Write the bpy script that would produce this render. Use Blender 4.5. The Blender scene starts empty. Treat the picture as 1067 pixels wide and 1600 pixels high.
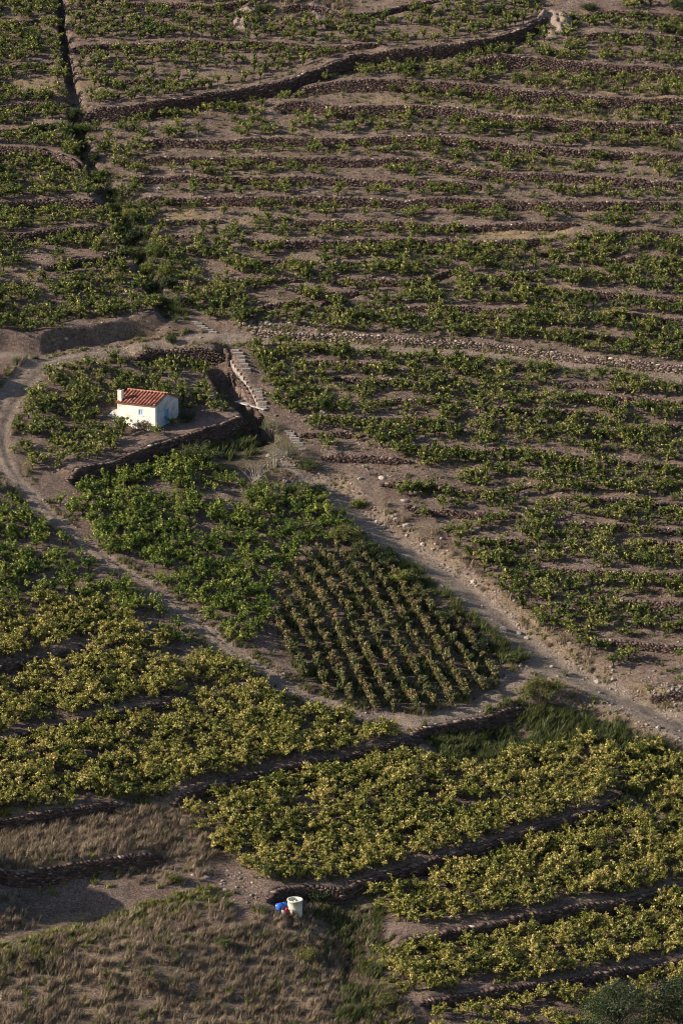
import bpy, math, random
import numpy as np
from mathutils import Vector, Matrix
R = math.radians
random.seed(7)
rng = np.random.default_rng(11)
S = bpy.context.scene
COL = S.collection

# ---------------------------------------------------------------- camera
PITCH = R(13.6); FPX = 5300.0; DIST = 300.0
CAM = np.array([0.0, -DIST*math.cos(PITCH), DIST*math.sin(PITCH)])
cd = bpy.data.cameras.new('camera'); cam = bpy.data.objects.new('camera', cd); COL.objects.link(cam)
cam.location = CAM; cam.rotation_euler = (math.pi/2-PITCH, 0, 0)
cd.sensor_fit = 'HORIZONTAL'; cd.sensor_width = 36.0; cd.lens = 36.0*FPX/1067.0
cd.clip_start = 1.0; cd.clip_end = 3000.0
S.camera = cam

# ---------------------------------------------------------------- light
SUN_AZ = math.atan2(-0.14, -1.0)     # direction (in plan) towards the sun: from the left, a little behind the camera
SUN_EL = R(25)
w = bpy.data.worlds.new('World'); S.world = w; w.use_nodes = True
nt = w.node_tree; bg = nt.nodes['Background']
sky = nt.nodes.new('ShaderNodeTexSky'); sky.sky_type = 'NISHITA'; sky.sun_disc = False
sky.sun_elevation = SUN_EL; sky.sun_rotation = math.pi/2 - SUN_AZ
nt.links.new(sky.outputs[0], bg.inputs[0]); bg.inputs[1].default_value = 0.085
sd = bpy.data.lights.new('sun', 'SUN'); sun = bpy.data.objects.new('sun', sd); COL.objects.link(sun)
sd.energy = 5.0; sd.angle = R(0.5); sd.color = (1.0, 0.89, 0.73)
sdir = Vector((math.cos(SUN_AZ)*math.cos(SUN_EL), math.sin(SUN_AZ)*math.cos(SUN_EL), math.sin(SUN_EL)))
sun.rotation_euler = sdir.to_track_quat('Z', 'Y').to_euler(); sun.location = (0, 0, 150)
S.view_settings.view_transform = 'Standard'; S.view_settings.look = 'None'
S.view_settings.exposure = 0.95; S.view_settings.gamma = 1.0
S.render.engine = 'CYCLES'; S.cycles.filter_width = 1.0

# ---------------------------------------------------------------- helpers
def tag(o, label=None, cat=None, group=None, kind=None):
    if label: o['label'] = label
    if cat: o['category'] = cat
    if group: o['group'] = group
    if kind: o['kind'] = kind
    return o
def empty(name, loc, rz=0):
    o = bpy.data.objects.new(name, None); COL.objects.link(o)
    o.location = loc; o.rotation_euler = (0, 0, rz); o.empty_display_size = 0.2
    return o
def mesh_from(name, V, F, mat=None, smooth=False, attrs=None):
    """V (n,3); F (m,k) array or list of lists"""
    me = bpy.data.meshes.new(name)
    if isinstance(F, np.ndarray):
        n, m = len(V), len(F); k = F.shape[1]
        me.vertices.add(n); me.vertices.foreach_set('co', np.asarray(V, dtype=np.float32).ravel())
        me.loops.add(m*k); me.loops.foreach_set('vertex_index', F.astype(np.int32).ravel())
        me.polygons.add(m); me.polygons.foreach_set('loop_start', np.arange(0, m*k, k, dtype=np.int32))
        me.update(calc_edges=True)
    else:
        me.from_pydata([tuple(v) for v in V], [], F); me.update()
    if smooth: me.polygons.foreach_set('use_smooth', np.ones(len(me.polygons), dtype=bool))
    for nm, (dom, arr) in (attrs or {}).items():
        a = me.attributes.new(nm, 'FLOAT', dom); a.data.foreach_set('value', np.asarray(arr, dtype=np.float32))
    if mat: me.materials.append(mat)
    me.validate(); return me
def obj(name, me, parent=None, loc=None):
    o = bpy.data.objects.new(name, me); COL.objects.link(o)
    if parent is not None: o.parent = parent
    if loc is not None: o.location = loc
    return o

def _hash(ix, iy, seed):
    h = (ix.astype(np.int64)*374761393 + iy.astype(np.int64)*668265263 + seed*1274126177) & 0x7fffffff
    h = ((h ^ (h >> 13))*1274126177) & 0x7fffffff
    return ((h ^ (h >> 16)) & 0xffff)/65535.0
def vnoise(x, y, seed=0):
    ix = np.floor(x); iy = np.floor(y); fx = x-ix; fy = y-iy
    fx = fx*fx*(3-2*fx); fy = fy*fy*(3-2*fy)
    a = _hash(ix, iy, seed); b = _hash(ix+1, iy, seed); c = _hash(ix, iy+1, seed); d = _hash(ix+1, iy+1, seed)
    return (a*(1-fx)+b*fx)*(1-fy)+(c*(1-fx)+d*fx)*fy
def fbm(x, y, sc, octv=4, seed=0):
    s = 0; a = 1; t = 0
    for i in range(octv):
        s = s+a*(vnoise(x/sc*2**i+17.3*i, y/sc*2**i-9.1*i, seed+i)-.5); t += a; a *= .5
    return s/t*2
def sstep(a, b, x):
    t = np.clip((x-a)/(b-a), 0, 1); return t*t*(3-2*t)

# ---------------------------------------------------------------- lie of the land
def H0(x, y):
    zr = .02*x+.424*y
    zl = -.14*(x-3.7)+.30*(y+3)+(.02*3.7-.424*3)
    return .5*(zr+zl+np.sqrt((zr-zl)**2+1.6**2)) - .5
cp, sp = math.cos(PITCH), math.sin(PITCH)
def at(px, py, surf=H0):
    """plan position where the line of sight through a point of the photo meets the hillside"""
    px = np.atleast_1d(np.asarray(px, float)); py = np.atleast_1d(np.asarray(py, float))
    a = (px-533.5)/FPX; b = -(py-800)/FPX
    dx = a; dy = cp+b*sp; dz = -sp+b*cp
    lo = np.full(px.shape, 80.0); hi = np.full(px.shape, 700.0)
    for _ in range(44):
        m = .5*(lo+hi); X = CAM[0]+dx*m; Y = CAM[1]+dy*m; Z = CAM[2]+dz*m
        below = Z < surf(X, Y); hi = np.where(below, m, hi); lo = np.where(below, lo, m)
    m = .5*(lo+hi)
    return np.stack([CAM[0]+dx*m, CAM[1]+dy*m], 1)
def pix(x, y, z):
    X = x-CAM[0]; Y = y-CAM[1]; Z = z-CAM[2]
    d = Y*cp-Z*sp; u = Y*sp+Z*cp
    return 533.5+FPX*X/d, 800-FPX*u/d
def scale_at(p):  # photo pixels per metre
    z = H0(p[0], p[1]); return FPX/math.sqrt((p[0]-CAM[0])**2+(p[1]-CAM[1])**2+(z-CAM[2])**2)

# terrace walls: label, photo polyline (left to right, downhill on the right hand), height, reach, type
WL = []
def W(label, pts, h, D=2.6, kind='wall', wid=.12): WL.append((label, pts, h, D, kind, wid))
# --- the long boundary wall and plots at the top left
W('long dark retaining wall climbing from the gully to the pink rock outcrop', [(127,180),(190,176),(250,170),(325,156),(410,141),(450,134),(500,116),(534,104),(560,96),(640,86),(700,79),(749,72),(800,58),(862,27)], 1.45, 3.2)
W('rough rubble wall across the upper left plot, ending above the long boundary wall', [(108,74),(164,73),(250,72),(330,68),(400,69),(480,74),(540,78),(600,72)], .6, 2.2)
W('short loose wall between vines in the middle of the upper left plot', [(173,128),(215,128),(262,126)], .35, 1.6)
W('rubble wall below the knoll at the very top centre', [(440,22),(500,18),(560,24),(620,12),(680,2)], .6, 1.8)
W('low broken wall along the top edge left of the knoll', [(190,8),(260,6),(330,12),(392,8)], .5, 1.8)
W('top wall right of the outcrop, cut by the top right corner', [(905,22),(960,20),(1020,24),(1120,30)], .75, 1.8)
W('wall springing from the right side of the pink outcrop', [(902,56),(950,54),(1010,60),(1120,68)], .8, 1.9)
# --- left strip beyond the gully
W('thin wall at the top of the strip left of the gully', [(-60,34),(20,38),(60,32),(96,30)], .5, 2.)
W('second wall down on the strip left of the gully', [(-60,108),(0,106),(40,104),(82,98)], .5, 2.)
W('wall left of the gully, level with the end of the long boundary wall', [(-60,176),(0,172),(47,167),(77,165),(107,165)], .7, 2.2)
W('wall left of the gully, just under a bright strip of bare soil', [(-60,214),(0,210),(25,209),(61,201),(97,197)], .7, 1.9)
W('tall deeply shaded wall left of the gully', [(-60,236),(0,238),(60,242),(105,254),(135,272)], 1.3, 2.)
W('long straight shaded wall left of the gully bend', [(-60,328),(0,324),(48,320),(93,318),(160,320)], 1.2, 2.2)
W('shaded wall below the bend of the gully on the left strip', [(-60,370),(0,368),(42,369),(98,364),(170,359)], .9, 2.)
W('short curved wall in the big left plot over the road', [(60,420),(90,415),(118,411),(157,405),(200,394)], .6, 2.)
W('stub of wall at the left edge in the plot over the road', [(-60,452),(0,448),(42,443)], .5, 2.)
# --- right hillside above the road
TC = [  # (points, h)
 ([(732,102),(780,100),(834,99),(934,108),(1010,113),(1120,120)], 1.15, 2.2),
 ([(456,137),(534,134),(610,134),(684,137),(760,142),(834,150),(950,158),(1120,166)], 1.15, 2.2),
 ([(425,168),(480,166),(534,172),(634,172),(700,176),(759,183),(884,194),(984,199),(1120,208)], 1.15, 2.2),
 ([(220,224),(320,224),(425,221),(534,221),(620,219),(684,220),(784,230),(884,238),(990,244),(1120,250)], .8, 1.8),
 ([(215,252),(330,251),(425,251),(534,253),(659,254),(734,268),(809,276),(900,280),(964,284),(1120,294)], .75, 1.6),
 ([(198,281),(300,280),(420,282),(534,284),(640,287),(760,292)], .6, 1.6),
 ([(210,314),(330,313),(440,314),(534,316),(684,316),(780,319),(834,321),(964,322),(1120,320)], .8, 1.8),
 ([(452,349),(534,349),(620,352),(709,356),(809,353),(900,350)], .6, 1.6),
 ([(240,348),(300,346),(350,345)], .35, 1.3),
 ([(238,372),(290,370),(318,371)], .4, 1.4),
 ([(385,380),(475,382),(534,382),(612,381),(697,380),(800,378),(860,374)], .7, 1.7),
 ([(895,371),(950,368),(1010,365),(1120,368)], .5, 1.5),
 ([(835,394),(880,388),(918,386)], .5, 1.4),
 ([(365,410),(430,411),(497,411)], .45, 1.5),
 ([(535,412),(575,412),(620,411)], .45, 1.5),
 ([(960,408),(1003,406),(1120,406)], .45, 1.5),
 ([(358,439),(410,440),(462,441)], .45, 1.5),
 ([(518,441),(580,443),(640,440),(669,434),(715,422)], .55, 1.5),
 ([(755,432),(820,428),(870,420),(930,424)], .4, 1.4),
 ([(800,447),(851,450),(913,458),(958,462),(1018,466),(1120,470)], .55, 1.7),
 ([(496,478),(517,466),(567,458)], .55, 1.4),
 ([(393,482),(430,478),(472,473)], .45, 1.4),
 ([(620,482),(690,480),(770,484),(830,486)], .35, 1.4),
 ([(930,491),(980,492),(1040,500),(1120,508)], .5, 1.5),
 ([(845,514),(880,517),(923,523),(990,532)], .45, 1.3),
]
ORD = 'first second third fourth fifth sixth seventh eighth ninth tenth eleventh twelfth thirteenth fourteenth fifteenth sixteenth seventeenth eighteenth nineteenth twentieth'.split()
def ordw(i): return ORD[i] if i < 20 else 'twenty-'+ORD[i-20]
for i, (p, h, D) in enumerate(TC):
    ln = p[-1][0]-p[0][0]
    side = 'running the whole slope' if ln > 600 else ('in the middle of the slope' if p[0][0] > 330 and p[-1][0] < 880 else ('towards the gully' if p[0][0] < 330 else 'out to the right edge'))
    W('%s brown stone wall from the top on the slope over the road, %s' % (ordw(i), side), p, h, D)
W('pale rubble wall holding the hillside directly above the dirt road', [(392,518),(430,521),(458,524),(550,526),(600,529),(652,536),(725,538),(800,543),(837,550),(902,558),(964,565),(1030,573),(1120,580)], .55, 1.6)
# --- right hillside below the road
TD = [
 ([(470,566),(530,568),(590,572)], .35, 1.4), ([(520,592),(590,597),(650,601)], .4, 1.4),
 ([(860,600),(920,604),(980,612)], .3, 1.3), ([(584,627),(630,628),(690,628)], .5, 1.6),
 ([(755,637),(790,641),(830,641),(880,644),(938,648)], .5, 1.5), ([(888,618),(986,626),(1067,631),(1120,634)], .45, 1.4),
 ([(476,652),(562,655),(620,657),(672,659)], .45, 1.5), ([(1000,664),(1050,668),(1120,672)], .4, 1.4),
 ([(465,677),(510,678),(562,680)], .4, 1.4), ([(655,697),(700,701),(752,705),(812,703),(860,707),(922,716)], .5, 1.6),
 ([(498,715),(571,718),(640,724)], .55, 1.6), ([(960,722),(1020,728),(1120,736)], .4, 1.5),
 ([(592,757),(640,758),(683,763),(752,770),(825,756)], .5, 1.6), ([(845,778),(900,780),(980,786),(1120,792)], .45, 1.6),
 ([(630,791),(675,799),(752,805),(810,806)], .5, 1.6), ([(880,818),(960,826),(1020,830),(1120,836)], .4, 1.5),
 ([(735,840),(770,844),(825,848)], .45, 1.5), ([(970,851),(1028,849),(1120,852)], .4, 1.5),
 ([(830,888),(900,894),(980,898),(1120,904)], .4, 1.6), ([(965,941),(1010,944),(1067,951),(1120,955)], .6, 1.7),
 ([(934,1003),(970,1006),(1006,1010),(1120,1020)], .55, 1.7), ([(1014,1086),(1040,1088),(1120,1096)], .7, 1.4),
]
for i, (p, h, D) in enumerate(TD):
    end = 'reaching the right edge' if p[-1][0] > 1067 else ('beside the gravel track' if p[0][0] < 740 and i > 9 else ('near the stone steps' if p[0][0] < 540 else 'among the vines'))
    W('%s low stone wall down from the road on the lower right slope, %s' % (ordw(i), end), p, h*.8, D)
# --- hut terrace, road and stairs
W('tall shadowed stone wall curving below the white hut', [(102,752),(125,744),(150,738),(197,726),(240,708),(264,700),(300,692),(340,678),(376,664),(402,652)], 1.7, 4.0)
W('dark retaining wall under the road above the hut plot', [(205,560),(245,556),(290,556),(330,556),(354,556)], 1.3, 4.0)
W('steep stone flank wall left of the stairs below the road', [(352,545),(364,570),(384,600),(402,628),(410,645)], .8, 3.0)
W('cut earth bank over the dirt road', [(-60,530),(10,532),(65,536),(100,528),(150,522),(200,513),(262,508)], 1.65, 3.0, 'bank', .3)
# --- lower left and lower right plots
W('shaded wall at the left edge in the yellow vines, the upper of two', [(-60,1058),(0,1050),(65,1032),(140,1017)], .8, 3.)
W('shaded wall at the left edge in the yellow vines, the lower of two', [(-60,1170),(0,1162),(75,1141),(150,1127),(245,1106),(300,1098)], .8, 3.)
W('shadowed wall separating yellow vines from the dry grass on the left', [(-60,1298),(0,1289),(65,1279),(150,1268),(200,1262)], 1.0, 3.)
W('long dark wall rising to the right through the middle of the yellow vines', [(268,1260),(300,1244),(350,1230),(420,1212),(480,1199),(560,1182),(610,1172),(655,1160)], 1.1, 3.4)
W('dark retaining wall under the bend of the dirt track', [(640,1152),(680,1140),(720,1130),(770,1119),(818,1108)], 1.3, 3.5)
W('shaded wall between two patches of dry grass at the left edge', [(-60,1384),(0,1376),(100,1359),(180,1346),(255,1338)], 1.3, 3.)
W('sunken dark wall from the tank up to its curved end by the green grass', [(412,1408),(445,1394),(490,1391),(534,1395),(579,1380),(634,1363),(734,1338),(834,1305),(894,1285),(944,1264),(970,1243)], 1.25, 3.4)
W('thick black-faced wall crossing the lower right vines to the right edge', [(605,1482),(640,1474),(659,1470),(744,1457),(844,1437),(914,1424),(984,1413),(1040,1396),(1120,1372)], 1.2, 3.4)
W('lowest dark wall, ending behind the evergreen at the bottom right', [(650,1572),(734,1558),(814,1548),(894,1538),(974,1522),(1067,1508),(1120,1500)], .9, 3.)
W('grass bank beside the gravel track', [(822,1100),(870,1092),(930,1110),(990,1140),(1060,1172),(1130,1200)], 1.1, 3., 'bank', .9)

# tracks: photo centre line and half width (m)
T_ROAD = [(1130,590),(1067,588),(960,574),(850,560),(760,552),(680,547),(600,545),(520,536),(450,529),(390,527),(330,530),(270,536),(200,546),(140,555),(100,560),(60,575),(32,598),(12,630),(-2,662),(0,700),(14,735),(40,768),(80,805),(120,838),(160,872),(205,900),(245,925),(280,952),(320,985),(360,1018),(410,1050),(460,1082),(510,1102),(570,1122),(640,1132),(700,1124),(750,1106),(790,1082),(812,1060),(850,1048)]
WID_ROAD = [0.7, 0.7, 0.7, 0.7, 0.7, 0.8, 0.8, 0.8, 0.9, 1.1, 1.3, 1.4, 1.5, 1.7, 1.9, 1.8, 1.7, 1.6, 1.5, 1.2, 1.05, 1.0, 0.95, 0.95, 0.95, 0.95, 1.0, 1.15, 0.95, 1.05, 1.0, 0.95, 0.95, 0.95, 1.0, 1.1, 1.1, 1.2, 1.3, 1.4]
T_SPUR = [(100,560),(50,556),(0,552),(-60,556)]
T_GRAV = [(440,722),(480,742),(520,765),(560,800),(610,838),(660,872),(710,908),(755,945),(800,985),(845,1020),(890,1050),(940,1078),(990,1102),(1067,1142),(1130,1170)]
WID_GRAV = [.5,1.,1.3,1.6,1.7,1.7,1.8,1.8,1.9,1.9,2.,2.,2.,2.,2.]
GULLY = [(92,-50),(97,40),(108,110),(116,150),(120,185),(128,230),(150,275),(185,335),(212,385),(235,440),(262,490),(275,505)]
GULLY2 = [(345,572),(352,590),(368,618),(386,642),(402,662),(420,690)]
WID_GULLY = [.5,.5,.6,.75,1.0,1.0,.9,.8,.8,.8,.8,.7]

def polydist(x, y, P, vals=None):
    """distance, signed side (+ = left of direction), arclength and interpolated value along polyline P (n,2)"""
    best = np.full(x.shape, 1e9); side = np.zeros(x.shape); al = np.zeros(x.shape); vv = np.zeros(x.shape); L = 0
    for i in range(len(P)-1):
        ax, ay = P[i]; bx, by = P[i+1]; ex, ey = bx-ax, by-ay; l = math.hypot(ex, ey)
        if l < 1e-6: continue
        t = np.clip(((x-ax)*ex+(y-ay)*ey)/l/l, 0, 1)
        qx = x-ax-ex*t; qy = y-ay-ey*t; d = np.hypot(qx, qy); m = d < best
        best = np.where(m, d, best); side = np.where(m, np.sign(ex*qy-ey*qx), side); al = np.where(m, L+t*l, al)
        if vals is not None: vv = np.where(m, vals[i]*(1-t)+vals[i+1]*t, vv)
        L += l
    return best, side, al, vv, L

def densify(P, seed, step=.9, amp=.12):
    """smooth (Catmull-Rom) and slightly wobbling course for a hand-built wall"""
    P = np.asarray(P); Q = np.vstack([2*P[0]-P[1], P, 2*P[-1]-P[-2]]); out = []
    for i in range(1, len(Q)-2):
        n = max(1, int(np.linalg.norm(Q[i+1]-Q[i])/step))
        for k in range(n):
            t = k/n
            out.append(.5*((2*Q[i])+(-Q[i-1]+Q[i+1])*t+(2*Q[i-1]-5*Q[i]+4*Q[i+1]-Q[i+2])*t*t+(-Q[i-1]+3*Q[i]-3*Q[i+1]+Q[i+2])*t**3))
    out.append(P[-1]); out = np.array(out); s = np.arange(len(out))*step
    out[:, 1] += amp*fbm(s, s*0+seed*7.7, 5.0, 3, seed)
    return out
WALLS = [(lab, densify(at(*zip(*pts)), k), h*(.8 if pts[0][1] > 1000 else 1), D, kind, wid) for k, (lab, pts, h, D, kind, wid) in enumerate(WL)]
ROADP = densify(at(*zip(*T_ROAD)), 91, 1.2, .2); GRAVP = densify(at(*zip(*T_GRAV)), 92, 1.2, .3)
def resamp(vals, pts, P):
    a = at(*zip(*pts)); s = np.r_[0, np.cumsum(np.linalg.norm(np.diff(a, axis=0), axis=1))]
    b = np.r_[0, np.cumsum(np.linalg.norm(np.diff(P, axis=0), axis=1))]
    return np.interp(b/b[-1], s/s[-1], vals)
ROADW = resamp(WID_ROAD, T_ROAD, ROADP); GRAVW = resamp(WID_GRAV, T_GRAV, GRAVP)*.82
GUL2P = densify(at(*zip(*GULLY2)), 94, 1.2, .1); ROADW *= .78; SPURP = at(*zip(*T_SPUR)); GULP = densify(at(*zip(*GULLY)), 93, 1.2, .25); GULW = resamp(WID_GULLY, GULLY, GULP)

def near(x, y, P, pad):
    return np.nonzero((x > P[:, 0].min()-pad) & (x < P[:, 0].max()+pad) & (y > P[:, 1].min()-pad) & (y < P[:, 1].max()+pad))
BLOBS = [  # hollows and humps (those beyond the left edge added to cast shade): photo point, radius (m), squash, height (m)
 ((150,1420), 7.5, .55, -1.1), ((540,1470), 3.2, 1.6, -1.5), ((200,1500), 9.0, .5, .8), ((800,1150), 5., .55, -1.0), ((-105,1385), 4.5, .8, 4.2), ((-95,600), 3.2, 1.2, 3.0), ((-95,262), 4., .5, 3.4), ((-80,30), 3.5, .8, 2.5), ((260,545), 3., .35, -.3), ((470,770), 3.2, .8, -.7), ((385,715), 3.0, 1., -.5),
 ((20,565), 2.2, .6, .5), ((120,575), 2.4, .5, .45), ((440,8), 5.0, .5, 1.3), ((600,880), 2.0, 1.3, -.7), ((655,925), 2.2, 1.2, -.8), ((715,975), 2.2, 1.2, -.8), ((760,1020), 2.0, 1., -.7),
]
def relief(x, y):
    z = H0(x, y)
    for lab, P, h, D, kind, wid in WALLS:
        I = near(x, y, P, D+.5)
        if len(I[0]) == 0: continue
        xx, yy = x[I], y[I]; d, s, al, _, L = polydist(xx, yy, P)
        tap = sstep(0, 1.3, al)*sstep(0, 1.3, L-al); sg = s*d
        fall = np.where(d < wid, d/wid, np.clip(1-(d-wid)/D, 0, 1))
        hv = h*(1+.16*fbm(al, al*0+h*31, 4., 2, 5))
        z[I] += s*.5*hv*fall*tap
    # tracks: cut in and levelled across
    I = near(x, y, ROADP, 5.); d, s, al, v, L = polydist(x[I], y[I], ROADP, ROADW)
    z[I] -= .06*(1-sstep(v*.7, v+.7, d))+.09*np.exp(-((d-v*.55)/.2)**2)*(1+fbm(al, al*0, 3., 2, 8))-.05*np.exp(-(d/.25)**2)
    I = near(x, y, GRAVP, 6.); d, s, al, v, L = polydist(x[I], y[I], GRAVP, GRAVW)
    z[I] -= (.12+.55*sstep(-v, v, s*d))*(1-sstep(v*.8, v+1.2, d))*sstep(0, 6, al)
    I = near(x, y, GULP, 4.); d, s, al, v, L = polydist(x[I], y[I], GULP, GULW)
    z[I] -= (1.6-.8*sstep(16, 30, al))*(1-sstep(v*.35, v*1.1, d+.25*fbm(x[I], y[I], 1.2, 2, 5)))*sstep(0, 2., L-al)
    I = near(x, y, GUL2P, 4.); d, s, al, v, L = polydist(x[I], y[I], GUL2P)
    z[I] -= 2.0*(1-sstep(.7, 1.25, d))*sstep(0, 2., L-al)
    for (p, r, sq, hh) in BLOBS:
        c = at([p[0]], [p[1]])[0]; q = ((x-c[0])/r)**2+((y-c[1])/(r*sq))**2
        z += hh*np.exp(-q*1.6)
    return z
def rough(x, y):
    return .24*fbm(x, y, 6., 3, 3)+.17*fbm(x, y, 1.5, 3, 9)

# grid, fine where the photo looks and coarser beyond
def axis(a, b, step, far, n):
    c = np.arange(a, b+step/2, step); g = np.geomspace(1, 1+far, n)[1:]-1
    return np.r_[(a-g)[::-1], c, b+g]
GX = axis(-44, 44, .25, 260, 26); GY = axis(-84, 104, .25, 260, 26)
XX, YY = np.meshgrid(GX, GY)
ZZ = relief(XX, YY)
# gentle rounding towards the far ends so that the hill goes on past the frame
RG = rough(XX, YY)
# masks
d, s, al, v, L = polydist(XX, YY, ROADP, ROADW); EDGE = .28*fbm(XX, YY, 1.6, 3, 21)
M_road = 1-sstep(v*.8, v*1.15+.15, d+EDGE)
d2, _, _, _, _ = polydist(XX, YY, SPURP); M_road = np.maximum(M_road, 1-sstep(1.2, 1.8, d2+EDGE))
dg, _, alg, vg, _ = polydist(XX, YY, GRAVP, GRAVW)
M_grav = (1-sstep(vg*.85, vg*1.25+.2, dg+EDGE*1.6))
M_bankg = 1-sstep(vg+1.0, vg+2.6, dg+EDGE*2)
ZZ = ZZ+RG*(1-.6*np.maximum(M_road, .5*M_grav))
def G(x, y):
    x = np.asarray(x, float); y = np.asarray(y, float)
    ix = np.clip(np.searchsorted(GX, x)-1, 0, len(GX)-2); iy = np.clip(np.searchsorted(GY, y)-1, 0, len(GY)-2)
    fx = (x-GX[ix])/(GX[ix+1]-GX[ix]); fy = (y-GY[iy])/(GY[iy+1]-GY[iy])
    return (ZZ[iy, ix]*(1-fx)+ZZ[iy, ix+1]*fx)*(1-fy)+(ZZ[iy+1, ix]*(1-fx)+ZZ[iy+1, ix+1]*fx)*fy
def gat(px, py):
    """point of the finished ground seen at a point of the photo"""
    p = at([px], [py], G)[0]; return Vector((p[0], p[1], float(G(p[0], p[1]))))

def inpoly(u, v, poly):
    c = np.zeros(np.shape(u), bool); n = len(poly); j = n-1
    for i in range(n):
        xi, yi = poly[i]; xj, yj = poly[j]
        if yi != yj:
            m = ((yi > v) != (yj > v)) & (u < (xj-xi)*(v-yi)/(yj-yi)+xi); c ^= m
        j = i
    return c
# ---------------------------------------------------------------- materials
def M(name): 
    m = bpy.data.materials.new(name); m.use_nodes = True; n = m.node_tree
    b = n.nodes['Principled BSDF']; b.inputs['Specular IOR Level'].default_value = .25; b.inputs['Roughness'].default_value = .85
    return m, n, b
def N(n, t, **kw):
    o = n.nodes.new(t)
    for k, v in kw.items(): setattr(o, k, v)
    return o
def ramp(n, stops, src=None, interp='LINEAR'):
    r = N(n, 'ShaderNodeValToRGB'); e = r.color_ramp.elements; r.color_ramp.interpolation = interp
    while len(e) < len(stops): e.new(.5)
    for i, (p, c) in enumerate(stops): e[i].position = p; e[i].color = (*c, 1) if len(c) == 3 else c
    if src is not None: n.links.new(src, r.inputs[0])
    return r
def noise(n, sc, det=4, rough=.6, src=None):
    t = N(n, 'ShaderNodeTexNoise'); t.inputs['Scale'].default_value = sc; t.inputs['Detail'].default_value = det; t.inputs['Roughness'].default_value = rough
    g = src or N(n, 'ShaderNodeNewGeometry').outputs['Position']; n.links.new(g, t.inputs['Vector']); return t
def mix(n, fac, a, b, mode='MIX'):
    m = N(n, 'ShaderNodeMix', data_type='RGBA', blend_type=mode)
    for s_, v_ in ((0, fac), (6, a), (7, b)):
        if isinstance(v_, bpy.types.NodeSocket): n.links.new(v_, m.inputs[s_])
        else: m.inputs[s_].default_value = v_ if s_ == 0 else (*v_, 1)
    return m.outputs[2]
def attr(n, name): 
    a = N(n, 'ShaderNodeAttribute'); a.attribute_name = name; return a.outputs['Fac']
def bump(n, b, src, dist, strength=1.0, prev=None):
    k = N(n, 'ShaderNodeBump'); k.inputs['Strength'].default_value = strength; k.inputs['Distance'].default_value = dist
    n.links.new(src, k.inputs['Height'])
    if prev: n.links.new(prev, k.inputs['Normal'])
    n.links.new(k.outputs[0], b.inputs['Normal']); return k.outputs[0]
def soil_material():
    m, n, b = M('hillside_soil'); b.inputs['Specular IOR Level'].default_value = .1
    big = noise(n, .35, 5, .6); fine = noise(n, 3.5, 6, .7); grit = noise(n, 14., 3, .7)
    c = ramp(n, [(.28, (.10,.074,.064)), (.48, (.215,.162,.138)), (.72, (.35,.272,.232))], fine.outputs['Fac']).outputs[0]
    c2 = ramp(n, [(.35, (.60,.54,.50)), (.65, (1.15,1.1,1.07))], big.outputs['Fac']).outputs[0]
    c = mix(n, .8, c, c2, 'MULTIPLY')
    tr = ramp(n, [(.3, (.20,.155,.125)), (.7, (.46,.375,.305))], grit.outputs['Fac']).outputs[0]
    tp = noise(n, 1.4, 4, .65); tr = mix(n, .9, tr, ramp(n, [(.34, (.62,.58,.56)), (.52, (1,1,1)), (.7, (1.15,1.13,1.1))], tp.outputs['Fac']).outputs[0], 'MULTIPLY')
    c = mix(n, attr(n, 'track'), c, tr)
    dry = ramp(n, [(.3, (.21,.155,.085)), (.7, (.42,.32,.19))], fine.outputs['Fac']).outputs[0]
    c = mix(n, attr(n, 'dry'), c, dry)
    gr = ramp(n, [(.3, (.035,.045,.015)), (.7, (.11,.11,.045))], fine.outputs['Fac']).outputs[0]
    c = mix(n, attr(n, 'weed'), c, gr)
    vo = N(n, 'ShaderNodeTexVoronoi'); vo.inputs['Scale'].default_value = 5.5; n.links.new(N(n, 'ShaderNodeNewGeometry').outputs['Position'], vo.inputs['Vector'])
    st = ramp(n, [(.0, (1,1,1)), (.22, (1,1,1)), (.3, (0,0,0))], vo.outputs['Distance']).outputs[0]
    pick = N(n, 'ShaderNodeSeparateColor'); n.links.new(vo.outputs['Color'], pick.inputs[0])
    pk = ramp(n, [(.50, (0,0,0)), (.56, (1,1,1))], pick.outputs[0]).outputs[0]
    stm = mix(n, 1., st, pk, 'MULTIPLY')
    sc = ramp(n, [(0, (.10,.075,.062)), (.6, (.26,.22,.19)), (1, (.5,.45,.4))], pick.outputs[1]).outputs[0]
    c = mix(n, stm, c, sc)
    spk = noise(n, 9., 2, .5); c = mix(n, .85, c, ramp(n, [(.36, (.45,.42,.40)), (.5, (1,1,1)), (.66, (1.25,1.22,1.2))], spk.outputs['Fac']).outputs[0], 'MULTIPLY')
    n.links.new(c, b.inputs['Base Color'])
    h = mix(n, .5, fine.outputs['Fac'], grit.outputs['Fac'])
    p = bump(n, b, h, .38, 1.0); bump(n, b, stm, .08, .9, p)
    return m
def stone_material(name, cols):
    m, n, b = M(name); a = attr(n, 'tone'); f = noise(n, 7., 4, .7)
    c = ramp(n, [(i/(len(cols)-1), c_) for i, c_ in enumerate(cols)], a).outputs[0]
    c = mix(n, .75, c, ramp(n, [(.3, (.5,.48,.46)), (.7, (1.2,1.15,1.1))], f.outputs['Fac']).outputs[0], 'MULTIPLY')
    n.links.new(c, b.inputs['Base Color']); bump(n, b, f.outputs['Fac'], .05, .8); return m
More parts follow.
